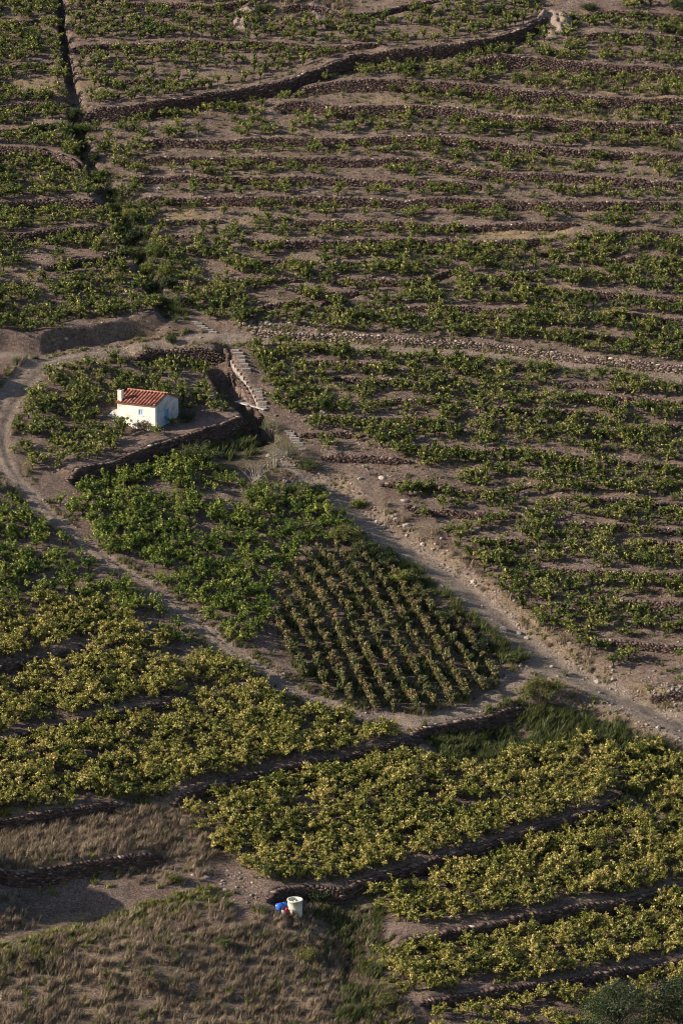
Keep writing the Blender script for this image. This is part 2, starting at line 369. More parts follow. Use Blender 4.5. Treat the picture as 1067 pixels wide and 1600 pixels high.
def leaf_material(name, cols, trans=.35):
    m, n, b = M(name); a = attr(n, 'tone'); oi = N(n, 'ShaderNodeObjectInfo')
    f = noise(n, .45, 3, .6)
    add = N(n, 'ShaderNodeMath', operation='MULTIPLY_ADD'); n.links.new(oi.outputs['Random'], add.inputs[0]); add.inputs[1].default_value = .30; n.links.new(a, add.inputs[2])
    ad2 = N(n, 'ShaderNodeMath', operation='MULTIPLY_ADD'); n.links.new(f.outputs['Fac'], ad2.inputs[0]); ad2.inputs[1].default_value = .5; n.links.new(add.outputs[0], ad2.inputs[2])
    ad3 = N(n, 'ShaderNodeMath', operation='SUBTRACT'); n.links.new(ad2.outputs[0], ad3.inputs[0]); ad3.inputs[1].default_value = .40
    c = ramp(n, cols, ad3.outputs[0]).outputs[0]
    n.links.new(c, b.inputs['Base Color']); b.inputs['Roughness'].default_value = .55; b.inputs['Specular IOR Level'].default_value = .35
    t = N(n, 'ShaderNodeBsdfTranslucent'); n.links.new(c, t.inputs['Color'])
    mx = N(n, 'ShaderNodeMixShader'); mx.inputs[0].default_value = trans
    n.links.new(b.outputs[0], mx.inputs[1]); n.links.new(t.outputs[0], mx.inputs[2]); n.links.new(mx.outputs[0], n.nodes['Material Output'].inputs[0]); return m
def plain(name, col, rough=.8, var=.25, sc=6., metal=0, bmp=.0):
    m, n, b = M(name); f = noise(n, sc, 5, .65); lo = tuple(v_*(1-var) for v_ in col); hi = tuple(min(1, v_*(1+var)) for v_ in col)
    n.links.new(ramp(n, [(.3, lo), (.7, hi)], f.outputs['Fac']).outputs[0], b.inputs['Base Color'])
    b.inputs['Roughness'].default_value = rough; b.inputs['Metallic'].default_value = metal
    if bmp: bump(n, b, f.outputs['Fac'], bmp)
    return m
SOIL = soil_material()
STONE = stone_material('schist_stone', [(.040,.026,.024), (.070,.044,.039), (.105,.068,.058), (.16,.11,.092), (.34,.27,.225)])
STONEM = stone_material('mixed_stone', [(.07,.05,.042), (.14,.10,.085), (.21,.16,.135), (.32,.255,.215), (.46,.39,.33)])
STONEL = stone_material('pale_stone', [(.16,.12,.10), (.26,.215,.18), (.36,.31,.27), (.5,.45,.4)])
LG = leaf_material('vine_leaf_green', [(.0, (.028,.050,.011)), (.33, (.075,.110,.020)), (.57, (.18,.195,.042)), (.76, (.34,.31,.085)), (.93, (.48,.38,.15))])
LL = leaf_material('vine_leaf_bright_green', [(.0, (.035,.065,.012)), (.35, (.09,.14,.02)), (.60, (.21,.24,.04)), (.82, (.38,.37,.08)), (1., (.50,.42,.14))])
LY = leaf_material('vine_leaf_yellowing', [(.0, (.06,.08,.015)), (.33, (.15,.165,.025)), (.52, (.35,.305,.075)), (.78, (.56,.45,.16)), (1., (.60,.42,.20))])
LR = leaf_material('vine_leaf_russet', [(.0, (.035,.055,.018)), (.3, (.105,.13,.036)), (.52, (.23,.21,.075)), (.70, (.38,.27,.15)), (.88, (.40,.18,.12)), (1., (.22,.06,.05))])
LD = leaf_material('evergreen_leaf', [(.0, (.012,.02,.008)), (.5, (.025,.042,.014)), (1., (.06,.075,.025))], .15)
LB = leaf_material('bush_leaf', [(.0, (.03,.045,.015)), (.5, (.075,.095,.03)), (1., (.18,.18,.06))])
LO = leaf_material('broom_leaf', [(.0, (.06,.065,.02)), (.5, (.14,.14,.04)), (1., (.27,.23,.08))])
LT = leaf_material('withered_leaf', [(.0, (.07,.05,.035)), (.5, (.14,.10,.07)), (1., (.24,.19,.13))])
GRD = leaf_material('dry_grass_blade', [(.0, (.04,.028,.020)), (.32, (.105,.076,.050)), (.62, (.22,.16,.105)), (1., (.50,.39,.26))], .3)
GRG = leaf_material('green_grass_blade', [(.0, (.025,.035,.010)), (.5, (.06,.075,.02)), (1., (.14,.15,.04))], .3)
GRY = leaf_material('yellow_green_weed', [(.0, (.06,.06,.015)), (.5, (.15,.15,.035)), (1., (.30,.27,.07))], .3)
BARK = plain('vine_bark', (.06,.042,.032), .95, .4, 20)
TWIG = plain('grey_twig_bark', (.30,.26,.23), .9, .3, 10)

# ---------------------------------------------------------------- ground and tracks
def masks():
    U, V = pix(XX, YY, ZZ)
    wob = 10*fbm(XX, YY, 3., 3, 33)
    dry = .55*sstep(.15, .6, fbm(XX, YY, 4.5, 4, 51))*sstep(0, 300, 700-V)*.6
    for poly, a in DRY: dry = np.maximum(dry, a*inpoly(U+wob, V+wob*.6, poly)*sstep(-.7, .1, fbm(XX, YY, 1.2, 3, 61)))
    dry = np.maximum(dry, .5*M_bankg*(1-M_grav)*sstep(-.4, .3, fbm(XX, YY, 2., 3, 71))*sstep(450, 600, U))
    weed = np.zeros_like(dry)
    for poly, a in WEED: weed = np.maximum(weed, a*inpoly(U+wob, V+wob*.6, poly)*sstep(-.5, .1, fbm(XX, YY, 1.6, 3, 81)))
    k = 1-np.maximum(M_road, M_grav)
    return dry*k, weed*k
WEED_R = [(484,872),(440,915),(430,1005),(470,1058),(590,1105),(710,1095),(775,1050),(700,965),(600,872),(560,850)]
DRY = [([(790,112),(1130,118),(1130,160),(990,150),(860,140)], .8), ([(740,358),(880,352),(900,362),(860,372),(740,374)], 1.), ([(640,384),(800,378),(800,388),(700,390)], .9),
 ([(245,332),(330,322),(345,340),(250,350)], .9), ([(250,366),(330,362),(320,376),(245,380)], .8), ([(470,590),(560,585),(560,630),(480,645)], .6),
 ([(-60,1262),(150,1262),(270,1250),(330,1300),(360,1345),(260,1345),(-60,1375)], .7), ([(-60,1450),(250,1410),(420,1410),(560,1480),(660,1600),(700,1700),(-60,1700)], .45), ([(120,575),(200,560),(190,548),(110,562)], .8),
 ([(430,-20),(560,-20),(540,22),(440,30)], .8), ([(780,168),(1000,176),(1010,190),(800,186)], .6), ([(560,150),(800,160),(800,172),(560,168)], .35), ([(20,120),(90,118),(80,140),(10,142)], .6)]
WEED = [(WEED_R, .55), ([(650,1140),(830,1105),(880,1100),(1000,1150),(1090,1200),(1090,1260),(960,1240),(900,1170),(700,1190)], .9), ([(170,280),(215,330),(250,400),(300,500),(270,500),(220,420),(170,340)], .7),
 ([(560,850),(640,870),(760,960),(840,1040),(790,1040),(720,960),(640,900)], .7), ([(-60,1500),(0,1470),(150,1435),(260,1395),(380,1390),(330,1420),(150,1470),(0,1530)], .5), ([(480,1400),(590,1400),(590,1600),(480,1600),(540,1500)], .7), ([(400,640),(480,700),(480,740),(280,740),(260,700)], .5)]
M_dry, M_weed = masks()
ny, nx = XX.shape
Vt = np.stack([XX, YY, ZZ], -1).reshape(-1, 3)
idx = np.arange(nx*ny).reshape(ny, nx)
Fq = np.stack([idx[:-1, :-1], idx[:-1, 1:], idx[1:, 1:], idx[1:, :-1]], -1).reshape(-1, 4)
def facemean(a): return ((a[:-1, :-1]+a[:-1, 1:]+a[1:, 1:]+a[1:, :-1])/4).ravel()
fr = facemean(M_road) > .5; fg = (facemean(M_grav) > .5) & ~fr
AT = {'track': np.maximum(M_road*.75, M_grav).ravel(), 'dry': M_dry.ravel(), 'weed': M_weed.ravel()}
for nm, sel in (('ground', ~(fr | fg)), ('dirt_track', fr), ('gravel_track', fg)):
    F = Fq[sel]; u, inv = np.unique(F, return_inverse=True)
    me = mesh_from(nm, Vt[u], inv.reshape(F.shape), SOIL, True, {k: ('POINT', a[u]) for k, a in AT.items()})
    tag(obj(nm, me), kind='structure')

# ---------------------------------------------------------------- stone walls
BOXV = np.array([(-1,-1,-1),(1,-1,-1),(1,1,-1),(-1,1,-1),(-1,-1,1),(1,-1,1),(1,1,1),(-1,1,1)], float)
BOXF = np.array([(0,3,2,1),(4,5,6,7),(0,1,5,4),(1,2,6,5),(2,3,7,6),(3,0,4,7)])
def boxes(C, ang, half, tone, jit=.16, tilt=0):
    n = len(C); V = BOXV[None]*half[:, None, :]*(1+rng.uniform(-jit, jit, (n, 8, 3)))
    tl = rng.normal(0, .05, n)-tilt; ct, st_ = np.cos(tl), np.sin(tl)
    V = np.stack([V[..., 0]*ct[:, None]-V[..., 2]*st_[:, None], V[..., 1], V[..., 0]*st_[:, None]+V[..., 2]*ct[:, None]], -1)
    c, s_ = np.cos(ang), np.sin(ang)
    X = V[..., 0]*c[:, None]-V[..., 1]*s_[:, None]; Y = V[..., 0]*s_[:, None]+V[..., 1]*c[:, None]
    V = np.stack([X, Y, V[..., 2]], -1)+C[:, None]
    F = (BOXF[None]+8*np.arange(n)[:, None, None]).reshape(-1, 4)
    return V.reshape(-1, 3), F, np.repeat(tone, 6)
def stone_wall(P, h):
    seg = np.linalg.norm(np.diff(P, axis=0), axis=1); s = np.r_[0, np.cumsum(seg)]; L = s[-1]
    def pt(t): return np.interp(t, s, P[:, 0]), np.interp(t, s, P[:, 1])
    C = []; A = []; Hf = []; T = []; TI = []
    ts = np.arange(0, L, .2); x, y = pt(ts); x1, y1 = pt(ts+.4); x0, y0 = pt(ts-.4); tx, ty = x1-x0, y1-y0; l = np.hypot(tx, ty)+1e-9; tx /= l; ty /= l
    nx_, ny_ = ty, -tx
    zl = np.minimum(G(x+nx_*.45, y+ny_*.45), G(x+nx_*.7, y+ny_*.7)); zu = G(x-nx_*.35, y-ny_*.35)
    zu = np.convolve(np.pad(zu, 3, 'edge'), np.ones(7)/7, 'valid'); ruin = .22*fbm(ts, ts*0+L, 2.2, 4, 15)
    ch = .095; row = 0
    sl = np.arctan(np.gradient(np.convolve(np.pad(zl, 4, 'edge'), np.ones(9)/9, 'valid'), .2)) if len(ts) > 3 else np.zeros(len(ts)); zmin, zmax = zl.min(), zu.max()
    for k in range(int((h+1.2)/ch)+1):
        t = rng.uniform(0, .3)
        while t < L:
            ln = rng.uniform(.10, .30)+rng.uniform()**3*.35; i = min(int((t+ln/2)/.2), len(ts)-1)
            z = zl[i]-.12+ch*(k+.5)
            top = zu[i]-.03+ruin[i]*.8
            if z < top and top-zl[i] > .06:
                cap = z+ch >= top
                px_, py_ = pt(t+ln/2); a = math.atan2(ty[i], tx[i])
                dep = .20; off = .14+rng.normal(0, .012)
                if cap: off -= .04
                TI.append(-sl[i]); C.append((px_+nx_[i]*off, py_+ny_[i]*off, z)); A.append(a+rng.normal(0, .04)); Hf.append((ln*.53, dep, ch*rng.uniform(.42, .62)))
                T.append(min(1, max(0, rng.normal(.48 if cap else .32, .24))))  # cap stones toned paler: the lit top edge is put into the colour
            t += ln
    if not C: return None
    return boxes(np.array(C), np.array(A), np.array(Hf), np.array(T), .10, np.array(TI))
wallobjs = []
for k, (lab, P, h, D, kind, wid) in enumerate(WALLS):
    if kind != 'wall': continue
    r = stone_wall(P, h)
    if r is None: continue
    V, F, T = r; c = V.mean(0); V = V-c
    o = obj('stone_wall', mesh_from('stone_wall', V, F, STONEM if 'pale' in lab else STONE, False, {'tone': ('FACE', T)}), loc=c)
    tag(o, lab, 'stone wall', 'dry stone terrace walls')

# ---------------------------------------------------------------- rocks
def rock_mesh(r, seed, flat=.6, mat=STONEL, tone=.6, sub=2):
    import bmesh
    bm = bmesh.new(); bmesh.ops.create_icosphere(bm, subdivisions=sub, radius=1)
    rs = np.random.default_rng(seed); ax = rs.normal(size=(9, 3)); ax /= np.linalg.norm(ax, axis=1)[:, None]; dd = rs.uniform(.55, .9, 9)
    for v_ in bm.verts:
        p = np.array(v_.co)
        for a_, q in zip(ax, dd):
            e = p@a_-q
            if e > 0: p = p-a_*e
        p *= np.array(r)*np.array([1, 1, flat]); v_.co = p
    me = bpy.data.meshes.new('rock'); bm.to_mesh(me); bm.free(); me.materials.append(mat)
    a = me.attributes.new('tone', 'FLOAT', 'FACE'); a.data.foreach_set('value', np.clip(tone+rs.normal(0, .08, len(me.polygons)), 0, 1).astype(np.float32)); return me
ROCKS = [(292,393,.34,'pale boulder on the ground among vines right of the gully'), (810,990,.34,'upper of two pale blocks on the gravel track verge'), (822,998,.30,'lower of two pale blocks on the gravel track verge'),
 (562,748,.26,'small pale stone just left of a lone vine by the gravel track'), (598,747,.42,'flat pale slab right of the lone vine by the gravel track'), (632,783,.42,'pair of pale slabs stacked at the foot of a short wall'), (620,812,.36,'upright pale rock on the cut bank of the gravel track'),
 (636,822,.42,'pale rock lying on the cut bank below an upright rock'), (690,842,.3,'squarish pale stone on the bank over the gravel track'), (676,858,.26,'pale stone at the foot of the gravel bank'), (288,938,.24,'small pale stone at the upper edge of the dirt track'),
 (944,1060,.26,'pale stone on the bank under a dark vine at lower right'), (1045,1081,.34,'pale stone topping the rubble heap at the right edge'), (862,1042,.26,'flat pale stone where the two tracks meet'), (272,963,.3,'dark pointed stone standing beside the dirt track'),
 (735,791,.4,'long flat pale slab on a wall top right of the gravel track'), (424,768,.3,'grey stone beside the dry bushes'), (786,984,.45,'long tan slab on the left verge of the gravel track'), (103,529,.25,'pale stone lodged in the cut bank over the road'), (760,884,.28,'tan stone on the right bank of the gravel track'), (352,1392,.3,'stone at the top of the bare scree left of the tank'), (322,1372,.35,'largest stone on the scree left of the tank')]
for k, (px, py, r, lab) in enumerate(ROCKS):
    p = gat(px, py); me = rock_mesh((r, r*random.uniform(.6, .9), r), 100+k, .65, STONEL, .1 if 'dark' in lab or 'grey' in lab else .62)
    o = obj('rock', me, loc=p+Vector((0, 0, r*.02))); o.rotation_euler = (random.uniform(-.2, .2), random.uniform(-.2, .2), random.uniform(-.4, .4)); tag(o, lab, 'rock', 'loose pale rocks')
# outcrops
def outcrop(poly_c, rx, ry, rz, seed, lab, mat):
    n = 46; m_ = 30; u = np.linspace(-1, 1, n); v_ = np.linspace(-1, 1, m_); Uu, Vv = np.meshgrid(u, v_)
    p = gat(*poly_c); X = Uu*rx; Y = Vv*ry; rr = np.clip(1-(Uu**2+Vv**2), 0, 1)**.5
    rid = 1-np.abs(fbm(X*1.0+Y*.5, Y*.6, 1.3, 4, seed)); Z = rr*rz*(.35+.85*rid)-.35+.12*fbm(X, Y, .4, 3, seed+4)
    Z = Z+G(p.x+X, p.y+Y)-p.z
    Vx = np.stack([X, Y, Z], -1).reshape(-1, 3); id_ = np.arange(n*m_).reshape(m_, n)
    F = np.stack([id_[:-1, :-1], id_[:-1, 1:], id_[1:, 1:], id_[1:, :-1]], -1).reshape(-1, 4)
    t = .55+.3*fbm(F[:, 0]*.1, F[:, 0]*.013, 1., 2, seed)
    tag(obj('rock_outcrop', mesh_from('rock_outcrop', Vx, F, mat, False, {'tone': ('FACE', np.clip(t, 0, 1))}), loc=p), lab, 'rock')
PINK = stone_material('pinkish_rock', [(.09,.065,.055), (.20,.15,.13), (.31,.24,.21)])
outcrop((868,42), 2.1, 2.6, 1.5, 5, 'pinkish bare rock outcrop at the top of the long boundary wall', PINK)
outcrop((385,30), 1.6, 2.2, .9, 15, 'grey rubbly outcrop at the top left of the grassy knoll', PINK)
outcrop((500,22), 1.6, 1.6, .7, 25, 'small pinkish outcrop right of the grassy knoll', PINK)

# ---------------------------------------------------------------- box/tube helper for built things
class MB:
    def __init__(s): s.V = []; s.F = []
    def box(s, x0, x1, y0, y1, z0, z1, rz=0, c=(0, 0, 0), ry=0):
        b = len(s.V); cr, sr = math.cos(rz), math.sin(rz)
        for v_ in BOXV:
            x = x0 if v_[0] < 0 else x1; y = y0 if v_[1] < 0 else y1; z = z0 if v_[2] < 0 else z1
            s.V.append((c[0]+x*cr-y*sr, c[1]+x*sr+y*cr, c[2]+z))
        s.F += [[b+i for i in f] for f in BOXF.tolist()]; return s
    def tube(s, pts, rad, n=8, cap=True):
        b = len(s.V); pts = [Vector(p) for p in pts]
        rad = rad if isinstance(rad, (list, tuple)) else [rad]*len(pts)
        for i, p in enumerate(pts):
            t = (pts[min(i+1, len(pts)-1)]-pts[max(i-1, 0)]).normalized()
            u = t.cross(Vector((0, 0, 1))); u = u.normalized() if u.length > .01 else Vector((1, 0, 0)); v_ = t.cross(u)
            for k in range(n): a = 2*math.pi*k/n; s.V.append(tuple(p+(u*math.cos(a)+v_*math.sin(a))*rad[i]))
        for i in range(len(pts)-1):
            for k in range(n): s.F.append([b+i*n+k, b+i*n+(k+1) % n, b+(i+1)*n+(k+1) % n, b+(i+1)*n+k])
        if cap: s.F.append([b+k for k in range(n)]); e = b+(len(pts)-1)*n; s.F.append([e+k for k in range(n)][::-1])
        return s
    def lathe(s, prof, n=24, c=(0, 0, 0)):
        b = len(s.V)
        for r, z in prof:
            for k in range(n): a = 2*math.pi*k/n; s.V.append((c[0]+r*math.cos(a), c[1]+r*math.sin(a), c[2]+z))
        for i in range(len(prof)-1):
            for k in range(n): s.F.append([b+i*n+k, b+i*n+(k+1) % n, b+(i+1)*n+(k+1) % n, b+(i+1)*n+k])
        return s
    def poly(s, pts): b = len(s.V); s.V += [tuple(p) for p in pts]; s.F.append(list(range(b, b+len(pts)))); return s
    def prism(s, pts, d):
        b = len(s.V); n = len(pts); s.V += [tuple(p) for p in pts]; s.V += [tuple(Vector(p)+Vector(d)) for p in pts]
        s.F.append(list(range(b, b+n))[::-1]); s.F.append(list(range(b+n, b+2*n)))
        for k in range(n): s.F.append([b+k, b+(k+1) % n, b+n+(k+1) % n, b+n+k])
        return s
    def build(s, name, mat, parent=None, smooth=False, bev=0):
        me = mesh_from(name, s.V, s.F, mat, smooth); o = obj(name, me, parent)
        import bmesh
        bm = bmesh.new(); bm.from_mesh(me); bmesh.ops.recalc_face_normals(bm, faces=bm.faces); bm.to_mesh(me); bm.free()
        if bev: m_ = o.modifiers.new('bevel', 'BEVEL'); m_.width = bev; m_.segments = 1; m_.limit_method = 'ANGLE'
        return o

# ---------------------------------------------------------------- the hut
def hut():
    a = R(27); corner = gat(243, 674); sc = scale_at(corner)
    L = 61/math.cos(a)/sc; Wd = 33/math.sin(a)/sc; Hh = 39.5/math.cos(R(12))/sc; rise = 13.0/sc
    # local frame: x along the long wall (from its far left end to the corner), y into the house, corner at (L,0)
    rz = -a
    ex = Vector((math.cos(rz), math.sin(rz), 0)); org = corner-ex*L
    r = empty('hut', (org.x, org.y, corner.z), rz)
    tag(r, 'small whitewashed stone hut with red tiled roof and blue door', 'hut')
    wm, n, b = M('old_whitewash'); f = noise(n, 1.3, 6, .7); f2 = noise(n, 9., 4, .7)
    c = ramp(n, [(.30, (.36,.32,.27)), (.43, (.62,.58,.51)), (.62, (.76,.73,.66))], f.outputs['Fac']).outputs[0]
    c = mix(n, .35, c, ramp(n, [(.3, (.62,.56,.48)), (.6, (1,1,1))], f2.outputs['Fac']).outputs[0], 'MULTIPLY')
    n.links.new(c, b.inputs['Base Color']); bump(n, b, f2.outputs['Fac'], .03, .7)
    wg, n, b = M('mottled_gable_render'); f = noise(n, 1.1, 6, .75)
    n.links.new(ramp(n, [(.32, (.20,.18,.17)), (.5, (.42,.395,.38)), (.66, (.60,.57,.55))], f.outputs['Fac']).outputs[0], b.inputs['Base Color']); bump(n, b, f.outputs['Fac'], .05, .7)  # greyer and more mottled than the long wall
    t = .28; base = -1.2
    # window opening in the long wall, as four pieces of masonry
    wx = L*(475-215)/(608-215)*.965; w0, w1 = wx-.30, wx+.16; wz0, wz1 = Hh-(482-368)/6.67/sc, Hh-(418-368)/6.67/sc
    m_ = MB(); m_.box(0, w0, 0, t, base, Hh); m_.box(w1, L, 0, t, base, Hh); m_.box(w0, w1, 0, t, base, wz0); m_.box(w0, w1, 0, t, wz1, Hh)
    m_.build('wall', wm, r)
    # gable with door opening (x = L side)
    dy0, dy1, dz = Wd*.10, Wd*.58, 1.72
    g = MB(); x0 = L-t
    def slab(ya, yb, za, zb): g.prism([(x0, ya, za), (x0, yb, za), (x0, yb, zb), (x0, ya, zb)], (t+.003, 0, 0))
    slab(t, dy0, base, Hh) if dy0 > t else None
    slab(0.0+t*0+.0, dy0, base, Hh) if dy0 <= t else None
    slab(dy1, Wd, base, Hh); slab(dy0, dy1, dz, Hh); slab(dy0, dy1, base, -.02)
    g.prism([(x0, 0, Hh), (x0, Wd, Hh), (x0, Wd/2, Hh+rise)], (t+.003, 0, 0))
    ga = g.build('gable_wall', wg, r)
    bk = MB(); bk.prism([(0, t, base), (0, Wd, base), (0, Wd, Hh), (0, Wd/2, Hh+rise), (0, t, Hh)], (t, 0, 0)); bk.box(t, L-t, Wd-t, Wd, base, Hh); bk.build('back_wall', wm, r)
    # door: faded left leaf, blue right leaf, frame
    blue = plain('blue_paint', (.14,.29,.45), .6, .25, 8); pale = plain('faded_door_paint', (.36,.40,.46), .7, .2, 6)
    d = empty('door', (L-.10, dy0, 0)); d.parent = r
    ym = (dy1-dy0)*.70; zt = dz
    q = MB()
    for k in range(4): q.box(0, .04, .06+k*(ym-.08)/4+.005, .06+(k+1)*(ym-.08)/4-.005, .03, zt-.06)
    q.box(.04, .06, .08, ym-.04, .3, .4); q.box(.04, .06, .08, ym-.04, zt-.4, zt-.3); lf = q.build('door_leaf', pale, d)
    q = MB(); ye = dy1-dy0-.06
    for k in range(4): q.box(.0, .05, ym+k*(ye-ym)/4+.005, ym+(k+1)*(ye-ym)/4-.005, .03, zt-.06)
    q.box(.05, .07, ym+.02, ye-.02, .3, .4); q.box(.05, .07, ym+.02, ye-.02, zt-.4, zt-.3); rf_ = q.build('door_leaf', blue, d); rf_['label'] = 'blue painted door leaf'; lf['label'] = 'faded grey blue door leaf'
    q = MB(); q.box(-.02, .09, 0, .055, 0, zt-.055); q.box(-.02, .09, dy1-dy0-.055, dy1-dy0, 0, zt-.055); q.box(-.02, .09, 0, dy1-dy0, zt-.055, zt-.002); q.build('door_frame', blue, d)
    q = MB(); q.tube([(.09, ym-.1, 1.0), (.13, ym-.1, 1.0), (.13, ym-.1, 1.1)], .015); q.build('handle', plain('dark_iron', (.05,.05,.05), .5), lf)
    # window
    wn = empty('window', (w0, .04, wz0)); wn.parent = r; ww, wh = w1-w0, wz1-wz0
    q = MB(); q.box(0, .06, 0, .07, 0, wh); q.box(ww-.06, ww, 0, .07, 0, wh); q.box(.06, ww-.06, 0, .07, 0, .06); q.box(.06, ww-.06, 0, .07, wh-.06, wh); q.box(ww/2-.015, ww/2+.015, .01, .06, .06, wh-.06); q.build('frame', plain('pale_blue_paint', (.40,.55,.72), .6, .15), wn)
    gl, n, b = M('window_glass'); b.inputs['Base Color'].default_value = (.35,.5,.65,1); b.inputs['Roughness'].default_value = .12; b.inputs['Specular IOR Level'].default_value = .6
    MB().box(.06, ww-.06, .04, .05, .06, wh-.06).build('pane', gl, wn)
    MB().box(-.06, ww+.06, -.09, .02, -.05, 0).build('sill', wm, wn)
    # roof: two decks with rows of rounded tiles
    tile, n, b = M('terracotta_tile'); f = noise(n, 5., 4, .7); ta = attr(n, 'tone')
    c = ramp(n, [(0, (.11,.045,.035)), (.3, (.25,.085,.055)), (.6, (.35,.135,.085)), (1, (.48,.27,.19))], ta).outputs[0]
    c = mix(n, .6, c, ramp(n, [(.3, (.6,.55,.5)), (.6, (1.05,1.0,1.0))], f.outputs['Fac']).outputs[0], 'MULTIPLY'); n.links.new(c, b.inputs['Base Color']); b.inputs['Roughness'].default_value = .8
    oh = .16
    for side in (0, 1):
        # ridge point and eave point (in y,z)
        ry_, rz_ = Wd/2, Hh+rise+.05
        s_ = 1 if side == 0 else -1
        ey = -oh if side == 0 else Wd+oh; k = rise/(Wd/2); ez = Hh-oh*k+.05
        xs0, xs1 = -.1, L+.10
        nt_ = 12; pitch_ = (xs1-xs0)/nt_; V = []; F = []; T = []
        nl = 7; n_arc = 6
        if side == 0: up = Vector((0, -k, 1)).normalized()
        else: up = Vector((0, k, 1)).normalized()
        A = Vector((0, ey, ez)); B = Vector((0, ry_, rz_))
        for i in range(nt_):
            xc = xs0+(i+.5)*pitch_
            for j in range(nl):
                tn = min(1, max(0, random.gauss(.5, .33)))
                p0 = A.lerp(B, j/nl-.02 if j else 0); p1 = A.lerp(B, min(1, (j+1.12)/nl)); r0 = pitch_*.33; r1 = pitch_*.27
                b0 = len(V)
                for (pp, rr_) in ((p0, r0), (p1, r1)):
                    lift = .014 if pp is p0 else 0.0
                    for q_ in range(n_arc+1):
                        an = math.pi*q_/n_arc; V.append(Vector((xc+math.cos(an)*rr_, pp.y, pp.z))+up*(math.sin(an)*rr_*1.0+lift))
                for q_ in range(n_arc): F.append([b0+q_, b0+q_+1, b0+n_arc+1+q_+1, b0+n_arc+1+q_]); T.append(tn)
                F.append([b0+q_ for q_ in range(n_arc+1)]); T.append(.0)
        for i in range(nt_+1):  # channels between the rounds
            xa, xb = xs0+(i-.28)*pitch_, xs0+(i+.28)*pitch_
            xa = max(xa, xs0); xb = min(xb, xs1); b0 = len(V)
            dn = up*.02
            V += [Vector((xa, A.y, A.z))+dn, Vector((xb, A.y, A.z))+dn, Vector((xb, B.y, B.z))+dn, Vector((xa, B.y, B.z))+dn]; F.append([b0, b0+1, b0+2, b0+3]); T.append(.2)
        ro = obj('roof' if side == 0 else 'roof', mesh_from('roof', V, F, tile, False, {'tone': ('FACE', T)}), r)
        dk = MB(); th = up*-.07
        dk.prism([(xs0, A.y, A.z), (xs0, B.y, B.z), tuple(Vector((xs0, B.y, B.z))+th), tuple(Vector((xs0, A.y, A.z))+th)], (xs1-xs0, 0, 0)); dk.build('deck', plain('roof_mortar', (.22,.10,.07), .9), ro)
    V = []; F = []; T = []
    for j in range(8):
        xa = -.12+j*(L+.22)/8; xb = xa+(L+.22)/8*1.08; b0 = len(V)
        for x, rr_ in ((xa, .095), (xb, .085)):
            for q_ in range(7): an = math.pi*q_/6; V.append((x, Wd/2+math.cos(an)*rr_, Hh+rise+.06+math.sin(an)*rr_))
        for q_ in range(6): F.append([b0+q_, b0+q_+1, b0+8+q_, b0+7+q_]); T.append(random.uniform(.3, 1))
    obj('ridge_tiles', mesh_from('ridge_tiles', V, F, tile, False, {'tone': ('FACE', T)}), r)
    # chimney
    ch = MB(); cx, cy = .20, .28; ct = Hh+1.12; ch.box(cx-.22, cx+.22, cy-.2, cy+.2, Hh-.1, ct-.07); ch.box(cx-.26, cx+.26, cy-.24, cy+.24, ct-.07, ct)
    co = ch.build('chimney', plain('chimney_render', (.62,.50,.43), .9, .2), r, bev=.02)
    MB().box(cx-.14, cx+.14, cy-.12, cy+.12, ct, ct+.03).build('flue', plain('flue_black', (.03,.03,.03)), co)  # plain near-black block drawn as the flue
    q = MB(); q.tube([(L+.02, Wd*.48, Hh+.30), (L+.02, Wd*.48, Hh+rise*.72)], .018); q.build('roof_peg', plain('pale_metal', (.6,.6,.62), .4), r)
    # low parapet running on to the left
    q = MB(); q.prism([(-1.5, .05, base), (0, .05, base), (0, .05, Hh*.72), (-.45, .05, Hh*.66), (-1.5, .05, Hh*.28)], (0, .25, 0)); pw = q.build('side_wall', wg, r)
    return r, corner, ex, L, Wd
HUT, HC, HEX, HL, HW = hut()

